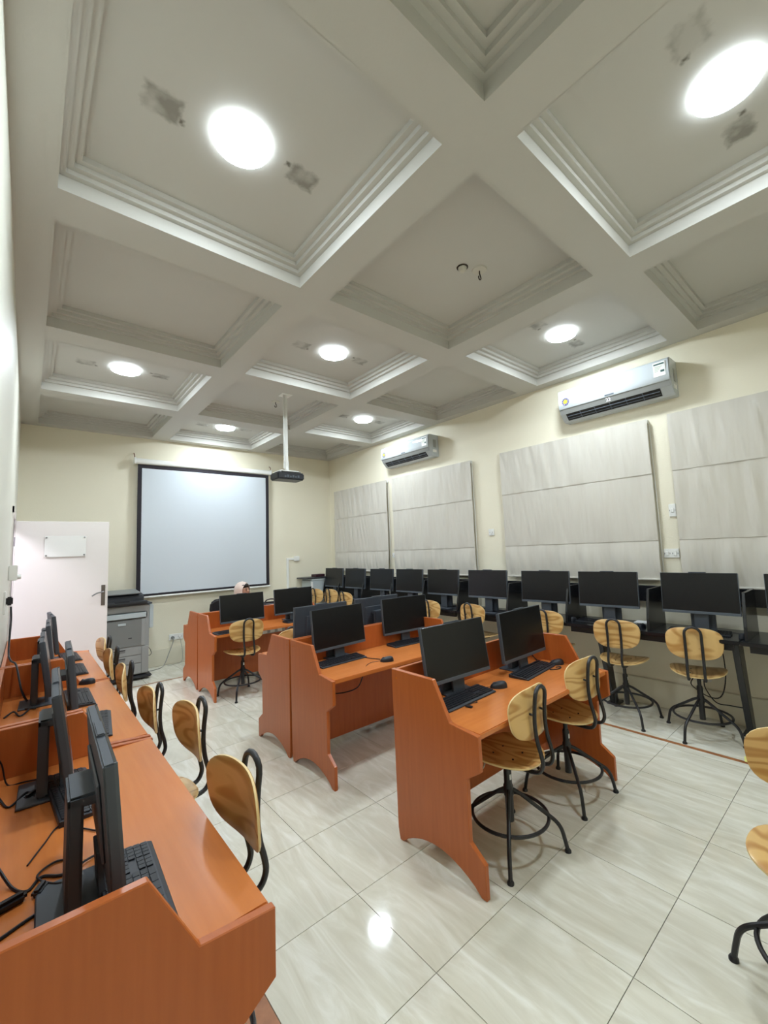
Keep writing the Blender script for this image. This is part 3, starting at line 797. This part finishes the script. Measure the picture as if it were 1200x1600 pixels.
CH = [
 (2.012, 1.479, r(4), r(-12), 0, 'plywood swivel chair at the left place of the nearest middle desk', 'chairs at the middle desks'),
 (2.687, 1.495, r(-4), r(-2), .02, 'plywood swivel chair at the right place of the nearest middle desk', 'chairs at the middle desks'),
 (1.935, 5.06, r(-3), r(10), .02, 'plywood swivel chair in front of the farthest middle desk, its back to the camera', 'chairs at the middle desks'),
 (2.03, 3.80, r(180), r(8), 0, 'plywood swivel chair mostly hidden behind the second double desk', 'chairs at the middle desks'),
 (.385, 1.495, r(94), r(10), .06, 'plywood swivel chair nearest the camera at the left desk row', 'chairs at the left desk row'),
 (.447, 2.275, r(92), r(25), .05, 'plywood swivel chair second nearest at the left desk row', 'chairs at the left desk row'),
 (.41, 2.97, r(92), r(5), -.015, 'third plywood swivel chair along the left desk row', 'chairs at the left desk row'),
 (.38, 3.72, r(88), r(35), 0, 'fourth plywood swivel chair along the left desk row', 'chairs at the left desk row'),
 (.39, 4.44, r(90), r(15), 0, 'fifth plywood swivel chair along the left desk row', 'chairs at the left desk row'),
 (.42, 5.12, r(94), r(0), 0, 'sixth and last plywood swivel chair along the left desk row, by the door', 'chairs at the left desk row'),
 (4.19, 1.12, r(-78), r(32), .03, 'plywood swivel chair nearest the camera at the black wall desk', 'chairs at the black wall desks'),
 (4.14, 1.68, r(-84), r(-2), .045, 'second plywood swivel chair along the black wall desk', 'chairs at the black wall desks'),
 (4.16, 2.38, r(-86), r(20), .07, 'third plywood swivel chair along the black wall desk, behind the nearest middle desk', 'chairs at the black wall desks'),
 (4.12, 3.27, r(-94), r(10), .075, 'fourth plywood swivel chair along the black wall desk', 'chairs at the black wall desks'),
 (4.12, 3.99, r(-90), r(30), .075, 'fifth plywood swivel chair along the black wall desk, just right of a middle-desk monitor', 'chairs at the black wall desks'),
 (4.08, 5.87, r(-90), r(0), .09, 'plywood swivel chair at the black wall desk seen between two monitor backs', 'chairs at the black wall desks'),
 (4.08, 6.31, r(-88), r(0), .12, 'second-farthest plywood swivel chair at the black wall desk', 'chairs at the black wall desks'),
 (4.04, 6.74, r(-84), r(0), .11, 'farthest plywood swivel chair at the black wall desk, in the corner', 'chairs at the black wall desks'),
 (2.07, .25, r(95), r(46), .0, 'plywood swivel chair cut off by the right edge of the photo', None)]
for i, (x, y, fa, br, dz, lab, g) in enumerate(CH): place_chair(False, x, y, fa, lab, g, br, dz)
for ch in list(protoC.children_recursive): D.objects.remove(ch)
D.objects.remove(protoC)

# ================================================================== COMPUTERS
MW, MH = .535, .332
def pc_proto():
    """all-in-one computer: origin on the desk under the screen, screen faces -y"""
    e = empty('desktop_computer')
    B().box(-.11, .11, -.05, .14, 0, .010).obj('stand_base', 'shell_grey', e, bevel=.003)
    B().prism([(.050, .01), (.084, .01), (.084, .29), (.050, .29)], -.085, .085, 'x').obj('stand_column', 'shell_grey', e, bevel=.006, seg=2)
    B().box(-.085, .085, .016, .084, .262, .292).obj('stand_arm', 'shell_grey', e, bevel=.006, seg=2)
    B().prism([(-.005, .01), (.012, .01), (.02, .12), (.004, .12)], -.05, .05, 'x').obj('stand_neck', 'shell_grey', e, bevel=.002)
    t = D.objects.new('screen_housing', B().box(-MW / 2, MW / 2, 0, .026, 0, MH).mesh('screen_housing', 'shell_grey', bevel=.004, seg=2)); COL.objects.link(t)
    t.parent = e; t.location = (0, -.022, .088); t.rotation_euler = (r(-5), 0, 0)
    B().box(-MW / 2 + .002, MW / 2 - .002, -.003, .004, .020, MH - .002).obj('display', 'screen_black', t, bevel=.001)
    B().box(-MW / 2, MW / 2, -.004, .004, 0, .021).obj('chin_bezel', 'bezel_grey', t, bevel=.001)
    for s in (-1, 1): B().box(s * MW / 2 - (.003 if s > 0 else 0), s * MW / 2 + (.003 if s < 0 else 0), -.0035, .004, .02, MH).obj('side_bezel', 'bezel_grey', t)
    B().box(-.062, .062, .002, .022, MH - .002, MH + .007).obj('webcam_bar', 'shell_grey', t, bevel=.003, seg=2)
    B().box(-.16, .16, .025, .034, .06, .25).obj('rear_cover', 'shell_grey', t, bevel=.004)
    return e
protoM = pc_proto()
KW, KD = .435, .142
def kb_proto():
    e = empty('keyboard')
    B().prism([(-KD / 2, 0), (KD / 2, 0), (KD / 2, .022), (-KD / 2 + .012, .011), (-KD / 2, .007)], -KW / 2, KW / 2, 'x').obj('keyboard_body', 'keyboard_black', e, bevel=.002)
    b = B()
    rows = [(.054, 15, .0165), (.030, 15, .019), (.011, 14, .019), (-.008, 13, .019), (-.027, 12, .019), (-.046, 8, .019)]
    for (y, n, pit) in rows:
        x0, x1 = -KW / 2 + .010, .075
        wv = (x1 - x0) / n
        for k in range(n):
            a, c = x0 + k * wv + .0012, x0 + (k + 1) * wv - .0012
            z = .011 + (y + KD / 2) / KD * .011
            b.box(a, c, y - .0078, y + .0078, z - .003, z + .0035)
        for k in range(3):
            a = .083 + k * .0185
            if y in (-.008,): continue
            b.box(a, a + .0165, y - .0078, y + .0078, .011 + (y + KD / 2) / KD * .011 - .003, .011 + (y + KD / 2) / KD * .011 + .0035)
        for k in range(4):
            a = .142 + k * .0175
            b.box(a, a + .0155, y - .0078, y + .0078, .011 + (y + KD / 2) / KD * .011 - .003, .011 + (y + KD / 2) / KD * .011 + .0035)
    tag(b.obj('key_set', 'key_black', e), kind='stuff')
    return e
protoK = kb_proto()
def mouse_proto():
    e = empty('mouse')
    def f(u, v):
        a = 2 * PI * u; t = v
        rr = math.sin(t * PI / 2) ** .6 if t < 1 else 1
        x = .031 * rr * math.cos(a); y = .054 * rr * math.sin(a) * (1 + .05 * math.cos(a))
        z = .036 * math.cos(t * PI / 2) ** .7 * (1 - .25 * (y / .054)) if t < 1 else 0
        return (x, y, max(z, 0))
    b = B().grid(f, 24, 8)
    b.obj('mouse_shell', 'keyboard_black', e, smooth=True, angle=60)
    B().lathe([(0, -.004), (.009, -.004), (.009, .004), (0, .004)], 14, (.028, .026), 'x').obj('scroll_wheel', 'bezel_grey', e)
    B().tube(smooth_path([(0, .05, .008), (.005, .08, .004), (-.01, .12, .003), (-.05, .15, .003), (-.11, .17, .003)], 5), .0018, 5).obj('mouse_cable', 'cable_black', e)
    return e
protoMo = mouse_proto()
pc_used = [0]; kb_used = [0]; mo_used = [0]
def put(proto, cnt, x, y, z, rz, lab, cat, group, tilt=None):
    o = copy_tree(proto); cnt[0] += 1
    o.location = (x, y, z); o.rotation_euler = (0, 0, rz); tag(o, lab, cat, group)
    if tilt is not None:
        for ch in o.children:
            if ch.name.startswith('screen_housing'): ch.rotation_euler[0] = r(-tilt)
    return o
MG, KG, OG = 'all-in-one computers', 'keyboards on the desks', 'mice on the desks'
PCS = [ # x, y (screen bottom centre), z, rz, tilt, label
 (2.015, 1.80, DESK_Z, r(-3), 9, 'black all-in-one computer, nearest of the middle desks, left place'),
 (2.69, 1.775, DESK_Z, r(1.5), 5, 'black all-in-one computer on the nearest middle desk, right place'),
 (2.005, 3.10, DESK_Z, r(5), 7, 'black all-in-one computer on the second middle desk, left place, screen to the camera'),
 (2.78, 3.13, DESK_Z, r(-4), 5, 'black all-in-one computer on the second middle desk, right place, screen to the camera'),
 (2.01, 3.40, DESK_Z, r(180), 3, 'all-in-one computer seen from behind, left one on the rear half of the second desk'),
 (2.66, 3.42, DESK_Z, r(180), 3, 'all-in-one computer seen from behind with its stand, right one on the second desk'),
 (2.005, 5.24, DESK_Z, r(0), 6, 'black all-in-one computer in front of the person'),
 (2.72, 5.31, DESK_Z, r(-3), 4, 'black all-in-one computer on the farthest middle desk, right of the person'),
 (.183, 1.49, DESK_Z, r(88.3), 4.5, 'all-in-one computer nearest the camera on the left desk row, seen edge-on'),
 (.14, 2.25, DESK_Z, r(88), 8, 'second all-in-one computer along the left desk row, seen from behind'),
 (.21, 3.01, DESK_Z, r(88), 5, 'third all-in-one computer along the left desk row'),
 (.13, 3.65, DESK_Z, r(88), 8, 'fourth all-in-one computer along the left desk row'),
 (.17, 4.45, DESK_Z, r(88), 6, 'fifth all-in-one computer along the left desk row'),
 (.21, 5.12, DESK_Z, r(92), 6, 'last all-in-one computer along the left desk row, in front of the door')]
ORD = ['nearest the camera, cut by the photo edge', 'nearest whole one', 'second', 'third', 'fourth', 'fifth', 'sixth', 'seventh', 'eighth', 'ninth and farthest, in the corner']
RY = [.36, 1.054, 1.785, 2.435, 3.19, 3.915, 4.575, 5.215, 5.92, 6.57]
for k, y in enumerate(RY):
    PCS.append((4.175, y, BZ + .07, r(-90 + (4 if k in (2, 3, 4) else 2)), 4, 'dark all-in-one computer on the black wall desk, %s%s' % (ORD[k], '' if k < 2 or k == 9 else ' whole one from the right')))
for (x, y, z, rz, t, lab) in PCS:
    o = put(protoM, pc_used, x, y, z, rz, lab, 'computer', MG, t)
    if z > DESK_Z + .05:                                   # wall-desk machines stand on taller stands
        o.location[2] = BZ
        for ch in o.children:
            nm = ch.name.split('.')[0]
            if nm in ('screen_housing', 'stand_arm'): ch.location[2] += .085
            if nm in ('stand_column', 'stand_neck'): ch.scale[2] = 1.3 if nm == 'stand_column' else 1.7
KBS = [(1.945, 1.70, r(2), 'black keyboard under the nearest middle monitor, left place'), (2.68, 1.70, r(6), 'black keyboard under the nearest middle desk right monitor'),
 (1.935, 2.985, r(3), 'black keyboard at the left place of the second middle desk'), (2.74, 3.04, r(-3), 'black keyboard at the right place of the second middle desk'),
 (2.74, 5.17, r(3), 'black keyboard on the farthest middle desk, right place'), (1.85, 5.12, r(5), 'black keyboard on the farthest middle desk beside its side panel'),
 (.245, 1.39, r(88), 'black keyboard nearest the camera on the left desk row'), (.165, 2.13, r(94), 'second black keyboard along the left desk row'),
 (.31, 2.90, r(84), 'third black keyboard along the left desk row'), (.285, 3.55, r(90), 'fourth black keyboard along the left desk row'),
 (.33, 4.48, r(90), 'fifth black keyboard along the left desk row'), (.335, 5.1, r(92), 'last black keyboard along the left desk row')]
for (x, y, rz, lab) in KBS: put(protoK, kb_used, x, y, DESK_Z, rz, lab, 'keyboard', KG)
for k, y in enumerate(RY[:9]):
    put(protoK, kb_used, 4.26, y + (.14 if k in (2, 3) else .05), BZ, r(-90 + (6 if k % 2 else -4)), 'black keyboard below the %s monitor on the black wall desk' % ORD[k].split(',')[0] if k else 'black keyboard below the cut-off monitor on the black wall desk', 'keyboard', KG)
MICE = [(2.245, 1.675, r(52), 'black mouse beside the left keyboard of the nearest middle desk'), (2.94, 1.665, r(58), 'black mouse at the right end of the nearest middle desk'),
 (2.185, 2.70, r(55), 'black mouse near the front edge of the second middle desk'), (.36, 3.93, r(60), 'black mouse on the left desk row against a side panel')]
for (x, y, rz, lab) in MICE: put(protoMo, mo_used, x, y, DESK_Z, rz, lab, 'mouse', OG)
for k, y in enumerate(RY[:5]):
    put(protoMo, mo_used, 4.24, y - .25, BZ, r(-90), 'black mouse right of the %s monitor on the black wall desk' % ORD[k].split(',')[0] if k else 'black mouse beside the cut-off monitor on the black wall desk', 'mouse', OG)
for pr in (protoM, protoK, protoMo):
    for ch in list(pr.children_recursive): D.objects.remove(ch)
    D.objects.remove(pr)

# ---- loose cables, adapters and small things on the desks
def dangle(pts, lab, r_=.003): return cable('desk_cable', pts, r_, 'cable_black', lab, 'cable')
Z = DESK_Z + .004
dangle([(-.06, 1.75, .80), (-.03, 1.72, .75), (0, 1.66, Z), (.03, 1.62, Z), (.06, 1.66, Z), (.10, 1.63, Z), (.15, 1.62, Z)], 'black cable running from the nearest left-desk back panel to a ferrite plug', .004)
dangle([(.045, 1.60, Z), (.08, 1.55, Z), (.12, 1.6, Z + .004), (.13, 1.68, Z), (.09, 1.71, Z), (.05, 1.66, Z + .004), (.1, 1.58, Z + .006), (.15, 1.64, Z + .003), (.19, 1.66, Z)], 'coiled black cable behind the nearest left-desk monitor')
dangle([(-.07, 1.45, Z), (-.02, 1.47, Z), (.04, 1.50, Z), (.1, 1.51, Z)], 'straight black cable behind the nearest left-desk monitor', .004)
dangle([(.03, 1.75, Z), (.07, 1.84, Z), (.11, 1.92, Z), (.16, 1.86, Z), (.2, 1.8, Z)], 'thin black cable arching between the two nearest left-desk monitors', .0025)
dangle([(-.09, 2.3, .80), (-.05, 2.28, Z + .01), (-.02, 2.2, Z), (.03, 2.26, Z + .01), (.06, 2.2, Z), (.1, 2.28, Z)], 'tangle of black cable at the second left-desk monitor', .004)
dangle([(-.08, 2.42, .86), (-.05, 2.43, .8), (-.03, 2.42, Z), (.02, 2.40, Z), (.08, 2.38, Z)], 'black cable down the back panel of the nearest left desk', .003)
dangle([(-.07, 3.45, Z), (-.03, 3.5, Z + .012), (.0, 3.42, Z), (.04, 3.5, Z + .01), (.02, 3.56, Z), (.07, 3.52, Z)], 'tangle of black cable at the fourth left-desk monitor', .005)
for (x, y, rz, lab) in ((-.02, 1.58, .3, 'black power adapter lying at the left photo edge on the nearest left desk'), (.055, 1.595, 1.1, 'black ferrite lump on the cable behind the nearest left-desk monitor'), (.04, 2.235, .9, 'black plug lying behind the second left-desk monitor')):
    o = B().box(-.05, .05, -.014, .014, 0, .024).obj('power_adapter', 'cable_black', None, (x, y, DESK_Z), (0, 0, rz), bevel=.008, seg=2); tag(o, lab, 'adapter')
    if 'ferrite' in lab or 'plug' in lab: o.scale = (.45, .8, .8)
o = B().box(-.009, .009, -.02, .02, 0, .009).obj('usb_dongle', 'black_plastic', None, (1.865, 1.60, DESK_Z), (0, 0, .2), bevel=.002); tag(o, 'tiny black dongle in front of the left keyboard on the nearest middle desk', 'usb dongle')
dangle([(1.88, 1.615, Z), (1.92, 1.62, Z), (1.95, 1.61, Z), (1.96, 1.64, Z)], 'short thin cable end beside the tiny dongle', .002)
dangle([(2.78, 1.63, Z), (2.82, 1.6, Z), (2.86, 1.595, Z), (2.89, 1.61, Z), (2.86, 1.63, Z)], 'small loop of black cable in front of the right keyboard on the nearest middle desk', .004)
dangle([(1.97, 1.79, Z), (2.05, 1.83, Z), (2.12, 1.78, Z), (2.06, 1.80, Z + .006), (2.15, 1.86, Z)], 'cable bundle behind the left keyboard of the nearest middle desk')
dangle([(2.84, 1.82, .80), (2.86, 1.80, .76), (2.88, 1.77, Z), (2.84, 1.75, Z), (2.9, 1.78, Z)], 'cable bundle beside the stand of the nearest middle desk right monitor', .004)
dangle([(2.06, 3.07, Z), (2.12, 3.02, Z), (2.14, 2.9, Z), (2.18, 2.78, Z)], 'mouse cable on the second middle desk')
dangle([(1.95, 2.70, .685), (1.95, 2.72, .63), (1.93, 2.76, .56), (1.86, 2.85, .52), (1.75, 3.0, .5), (1.66, 3.06, .47)], 'black cable hanging below the second middle desk', .0045)
dangle([(2.3, 2.72, .685), (2.38, 2.74, .655), (2.5, 2.8, .64)], 'short black cable sagging below the second middle desk', .0035)
dangle([(1.78, 1.62, .44), (1.80, 1.60, .40), (1.87, 1.58, .375), (1.97, 1.60, .38), (2.05, 1.68, .42)], 'pale cable loop under the nearest middle desk', .004).data.materials[0] = MATS['cable_white']
# cable tray under the farthest desk
o = empty('power_strip', (2.36, 5.30, .625), 0, 'grey power strip fixed under the farthest middle desk', 'power strip')
B().box(-.22, .22, -.03, .03, -.025, .025).obj('strip_body', 'printer_grey', o, bevel=.006)
for k in range(4): B().box(-.19 + k * .1, -.13 + k * .1, -.034, -.029, -.018, .018).obj('outlet', 'dark_vent' if k == 0 else 'white_plastic', o, bevel=.002)
# yellow note on the floor and white paper on the black desk
o = B().box(-.045, .045, -.02, .02, 0, .0008).obj('sticky_note', 'paper_yellow', None, (3.93, .80, .0005), (0, 0, .2)); tag(o, 'yellow note on the floor beside the right wooden strip', 'paper note')
o = B().box(-.06, .06, -.10, .10, 0, .012).obj('paper_stack', 'paper_white', None, (4.47, 1.57, BZ), (0, 0, .06), bevel=.001); tag(o, 'white papers on the black wall desk beside the nearest divider', 'papers')

# ================================================================== PRINTER
pr = empty('photocopier', (.99, 6.75, 0), 0, 'tall grey photocopier standing behind the open door', 'photocopier')
HW = .305
B().box(-HW, HW, 0, .52, .075, .985).obj('cabinet', 'printer_grey', pr, bevel=.008, seg=2)
B().box(-HW - .0, HW + .035, -.035, .54, .025, .06).obj('base_foot', 'printer_dark', pr, bevel=.012, seg=2)
for sx in (-.25, .25):
    for yy in (.05, .45): B().lathe([(0, 0), (.022, 0), (.022, .03), (0, .03)], 12, (sx, yy)).obj('castor', 'printer_dark', pr)
f1 = B().box(-HW + .005, HW - .05, -.014, .002, .45, .80).obj('front_door', 'printer_mid', pr, bevel=.006)
B().box(-.06, .03, -.022, -.013, .735, .765).obj('door_grip', 'printer_light', f1, bevel=.004)
B().box(.06, .10, -.0155, -.0135, .555, .568).obj('maker_mark', 'printer_dark', f1)
B().box(HW - .095, HW - .046, -.018, .002, .45, .80).obj('side_strip', 'printer_grey', pr, bevel=.004)
B().box(-HW + .005, HW - .03, -.03, .002, .81, .90).obj('output_lip', 'printer_light', pr, bevel=.02, seg=3)
for k, (z0, z1) in enumerate(((.335, .435), (.225, .325), (.085, .215))):
    dr = B().box(-HW + .005, HW - .09, -.012, .002, z0, z1).obj('paper_drawer', 'printer_grey', pr, bevel=.004)
    if k < 2:
        B().box(-.10, .03, -.0135, -.010, z0 + .045, z0 + .085).obj('drawer_grip', 'printer_mid', dr, bevel=.002)
        B().box(-.10, .03, -.0145, -.0125, z0 + .073, z0 + .085).obj('grip_shadow', 'printer_dark', dr)
B().box(HW - .088, HW - .002, -.010, .002, .085, .435).obj('side_door', 'printer_grey', pr, bevel=.004)
B().box(-HW, HW + .03, -.03, .52, .99, 1.012).obj('scan_deck', 'printer_dark', pr, bevel=.005)
B().box(-HW, HW - .03, -.10, .03, 1.012, 1.045).obj('control_panel', 'printer_dark', pr, bevel=.012, seg=2)
B().box(-.10, .06, -.085, .0, 1.0455, 1.048).obj('panel_screen', 'screen_black', pr)
B().prism([(.06, 1.02), (.5, 1.02), (.5, 1.12), (.35, 1.155), (.12, 1.135), (.06, 1.10)], -HW, HW - .055, 'x').obj('document_feeder', 'printer_dark', pr, bevel=.015, seg=2)
B().prism([(.04, 1.135), (.42, 1.165), (.42, 1.185), (.04, 1.155)], -HW + .01, HW - .10, 'x').obj('feeder_tray', 'printer_mid', pr, bevel=.006)
B().box(HW, HW + .055, .02, .42, .66, .975).obj('bypass_tray', 'printer_light', pr, bevel=.01, seg=2)
B().tube(smooth_path([(HW + .004, .06, .40), (HW + .03, .05, .36), (HW + .04, .05, .31), (HW + .02, .06, .285), (HW + .004, .08, .29)], 4), .004, 6).obj('side_cable', 'cable_black', pr, smooth=True)

# ================================================================== CORNER CABINET with book
cc = empty('side_cabinet', (4.02, 7.085, 0), 0, 'pale grey cabinet with a dark overhanging top in the far corner', 'cabinet')
B().box(-.10, .24, -.12, .23, 0, 1.085).obj('cabinet_body', 'printer_light', cc, bevel=.006)
B().box(-.10, -.06, -.130, -.119, .02, 1.07).obj('front_stile', 'paper_white', cc, bevel=.003)
B().box(-.20, .24, -.14, .23, 1.12, 1.145).obj('cabinet_top', 'printer_dark', cc, bevel=.004)
B().box(-.08, .24, -.13, .23, 1.085, 1.12).obj('upper_band', 'printer_light', cc, bevel=.004)
o = B().box(-.10, .10, -.08, .08, 0, .05).obj('storage_box', 'maroon', None, (4.13, 7.06, 1.145), (0, 0, .05), bevel=.006); tag(o, 'low dark maroon box on top of the corner cabinet', 'box')

# ================================================================== PERSON (seated behind the farthest desk)
PX, PY = 2.45, 6.50
oc = empty('office_chair', (PX + .02, PY + .12, 0), 0, 'black high-backed office chair under the person', 'office chair')
B().box(-.25, .25, -.27, .2, .40, .48).obj('seat_cushion', 'leatherette', oc, bevel=.03, seg=3)
bkp = [(-.36, .80), (-.35, .90), (-.28, .945), (-.1, .965), (.1, .965), (.28, .945), (.35, .90), (.36, .80), (.30, .5), (-.30, .5)]
B().prism(bkp, .17, .235, 'y').obj('back_cushion', 'leatherette', oc, bevel=.02, seg=3)
for s in (-1, 1):
    B().tube(smooth_path([(s * .29, .18, .62), (s * .32, .0, .68), (s * .32, -.18, .66), (s * .30, -.2, .5), (s * .24, -.1, .43)], 5), .018, 8).obj('armrest', 'leatherette', oc, smooth=True)
B().lathe([(0, .10), (.03, .10), (.03, .40), (0, .40)], 14).obj('gas_column', 'black_metal', oc, smooth=True)
for k in range(5):
    a = 2 * PI * k / 5 + .3
    B().tube([(.02 * math.cos(a), .02 * math.sin(a), .12), (.27 * math.cos(a), .27 * math.sin(a), .07)], [.022, .014], 8).obj('base_arm', 'black_plastic', oc, smooth=True)
    B().lathe([(0, -.014), (.028, -.014), (.028, .014), (0, .014)], 14, (.27 * math.sin(a), .028), 'x').obj('castor', 'black_plastic', oc, (.27 * math.cos(a), 0, 0))

def skin_obj(name, verts, edges, rad, mat, parent, root=0, sub=2, loc=(0, 0, 0), rot=(0, 0, 0)):
    me = D.meshes.new(name); me.from_pydata(verts, edges, []); me.materials.append(MATS[mat])
    o = link(name, me, parent, loc, rot)
    md = o.modifiers.new('skin', 'SKIN'); md.use_smooth_shade = True; md.branch_smoothing = .6
    for i, s in enumerate(me.skin_vertices[0].data):
        s.radius = (rad[i], rad[i]) if not isinstance(rad[i], tuple) else rad[i]; s.use_root = (i == root)
    sm = o.modifiers.new('sub', 'SUBSURF'); sm.levels = sub; sm.render_levels = sub
    return o
person = empty('person', (PX, PY, 0), 0, 'seated person in a cream headscarf and patterned dress behind the farthest monitor', 'person')
HD = (.02, -.06)   # head offset
SH = .80           # shoulder height
vb = [(0, .05, .53), (0, .06, .65), (0, .05, .76), (0, .0, .84), (0, -.035, .905), (HD[0], HD[1] - .01, .975), (HD[0], HD[1], 1.06), (HD[0], HD[1] + .005, 1.125), (HD[0], HD[1] + .01, 1.17)]
rb = [(.17, .13), (.15, .115), (.165, .11), (.10, .075), (.05, .05), (.062, .066), (.078, .092), (.078, .092), (.05, .06)]
eb = [(i, i + 1) for i in range(8)]
def add(v, rd, frm):
    vb.append(v); rb.append(rd); eb.append((frm, len(vb) - 1)); return len(vb) - 1
for s in (-1, 1):
    a = add((s * .15, .03, SH), .062, 2); a = add((s * .21, .0, .72), .05, a); a = add((s * .25, -.08, .60 + .14), .043, a)
    a = add((s * .235, -.24, .755), .034, a); a = add((s * .215, -.33, .755), .024, a); palm = add((s * .205, -.375, .75), (.034, .016), a)
    for k in range(4):
        fx = (k - 1.5) * .019; ln = (.055, .068, .064, .048)[k]
        f1_ = add((s * .205 + fx, -.405, .748), .0085, palm); f2_ = add((s * .205 + fx * 1.15, -.405 - ln * .55, .745), .008, f1_); add((s * .205 + fx * 1.15, -.405 - ln, .732), .007, f2_)
    t1 = add((s * .205 - s * .036, -.38, .745), .010, palm); add((s * .205 - s * .052, -.41, .738), .008, t1)
    h = add((s * .095, -.02, .53), .095, 0); h = add((s * .11, -.26, .535), .075, h); h = add((s * .11, -.40, .50), .062, h)
    h = add((s * .11, -.40, .28), .048, h); h = add((s * .11, -.38, .09), .036, h); h = add((s * .11, -.44, .045), (.036, .03), h); add((s * .11, -.53, .032), (.036, .022), h)
body = skin_obj('body', vb, eb, rb, 'skin', person)
# clothes: same skeleton without hands, feet and head, a little larger
keep = [i for i in range(len(vb)) if not (4 <= i <= 8)]
arms = [i for i in keep if i < 4 or rb[i] in (.062, .05, .043, .034, .095, .075, .048) or (isinstance(rb[i], float) and rb[i] in (.062,))]
mp_ = {o_: n_ for n_, o_ in enumerate(arms)}
skin_obj('dress', [vb[i] for i in arms], [(mp_[a], mp_[b_]) for a, b_ in eb if a in mp_ and b_ in mp_], [(tuple(q + .016 for q in rb[i]) if isinstance(rb[i], tuple) else rb[i] + .016) for i in arms], 'dress', person)
# headscarf: shell round the head with a face opening, falling over the shoulders
head_yaw = r(28)
def scarf(u, v):
    a = 2 * PI * u                                        # around, 0 = front (-y)
    z = 1.205 - .40 * v
    t = min(1, (1.205 - z) / .13)
    rx = .100 * math.sqrt(max(.0, 1 - (1 - t) ** 2)); ry = .118 * math.sqrt(max(.0, 1 - (1 - t) ** 2))
    if z < 1.0:
        q = (1.0 - z) / .2; rx = .100 - .02 * math.sin(PI * min(1, q * 1.6)) + .10 * max(0, q - .35); ry = .118 - .03 * math.sin(PI * min(1, q * 1.6)) + .03 * max(0, q - .35)
    op = 2 * PI * .145                                     # half opening of the face
    lo_, hi_ = .965, 1.178
    if lo_ < z < hi_:
        k = math.sqrt(max(0, 1 - ((z - (lo_ + hi_) / 2) / ((hi_ - lo_) / 2)) ** 2)) * op
        a = k + (2 * PI - 2 * k) * u
    fold = 1 + .02 * math.sin(a * 6 + z * 20) * (1 if z < 1.05 else .3)
    x, y = rx * math.sin(a) * fold, -ry * math.cos(a) * fold
    return (x, y + .012, z)
sb_ = B().grid(scarf, 48, 30)
hj = sb_.obj('headscarf', 'hijab', person, (HD[0], HD[1], 0), (0, 0, head_yaw), smooth=True, angle=80, thick=.006)
fc = D.objects.new('face', None); D.objects.remove(fc)
def face_part(name, b, mat, loc):
    a = head_yaw; x, y, z = loc
    return b.obj(name, mat, person, (HD[0] + x * math.cos(a) - y * math.sin(a), HD[1] + x * math.sin(a) + y * math.cos(a), z), (0, 0, a), smooth=True)
def ball(rx, ry, rz, n=12):
    b = B(); b.lathe([(max(1e-4, math.sin(PI * k / 8)), -math.cos(PI * k / 8)) for k in range(9)], n)
    bmesh.ops.scale(b.bm, vec=(rx, ry, rz), verts=b.bm.verts); return b
face_part('face', ball(.074, .075, .105, 20), 'skin', (0, -.022, 1.065))
for s in (-1, 1):
    face_part('eye', ball(.013, .006, .006), 'dark_eye', (s * .030, -.092, 1.085))
    face_part('eyebrow', ball(.018, .006, .0035), 'dark_eye', (s * .030, -.090, 1.106))
    face_part('ear', ball(.010, .02, .03), 'skin', (s * .075, .01, 1.07))
face_part('nose', ball(.013, .018, .024), 'skin', (0, -.098, 1.06))
face_part('mouth', ball(.022, .008, .007), 'lip', (0, -.090, 1.02))
face_part('under_cap', ball(.078, .06, .05, 18), 'dark_eye', (0, -.03, 1.138))
# bag on the rear desk, right of the person
bg = empty('shoulder_bag', (2.70, 5.98, DESK_Z), 0, 'black bag on the rear desk beside the person', 'bag')
B().box(-.13, .13, -.07, .07, 0, .20).obj('bag_body', 'leatherette', bg, bevel=.03, seg=3)
B().tube(smooth_path([(-.09, 0, .19), (-.06, 0, .225), (.0, 0, .235), (.06, 0, .225), (.09, 0, .19)], 5), .009, 7).obj('bag_handle', 'maroon', bg, smooth=True)
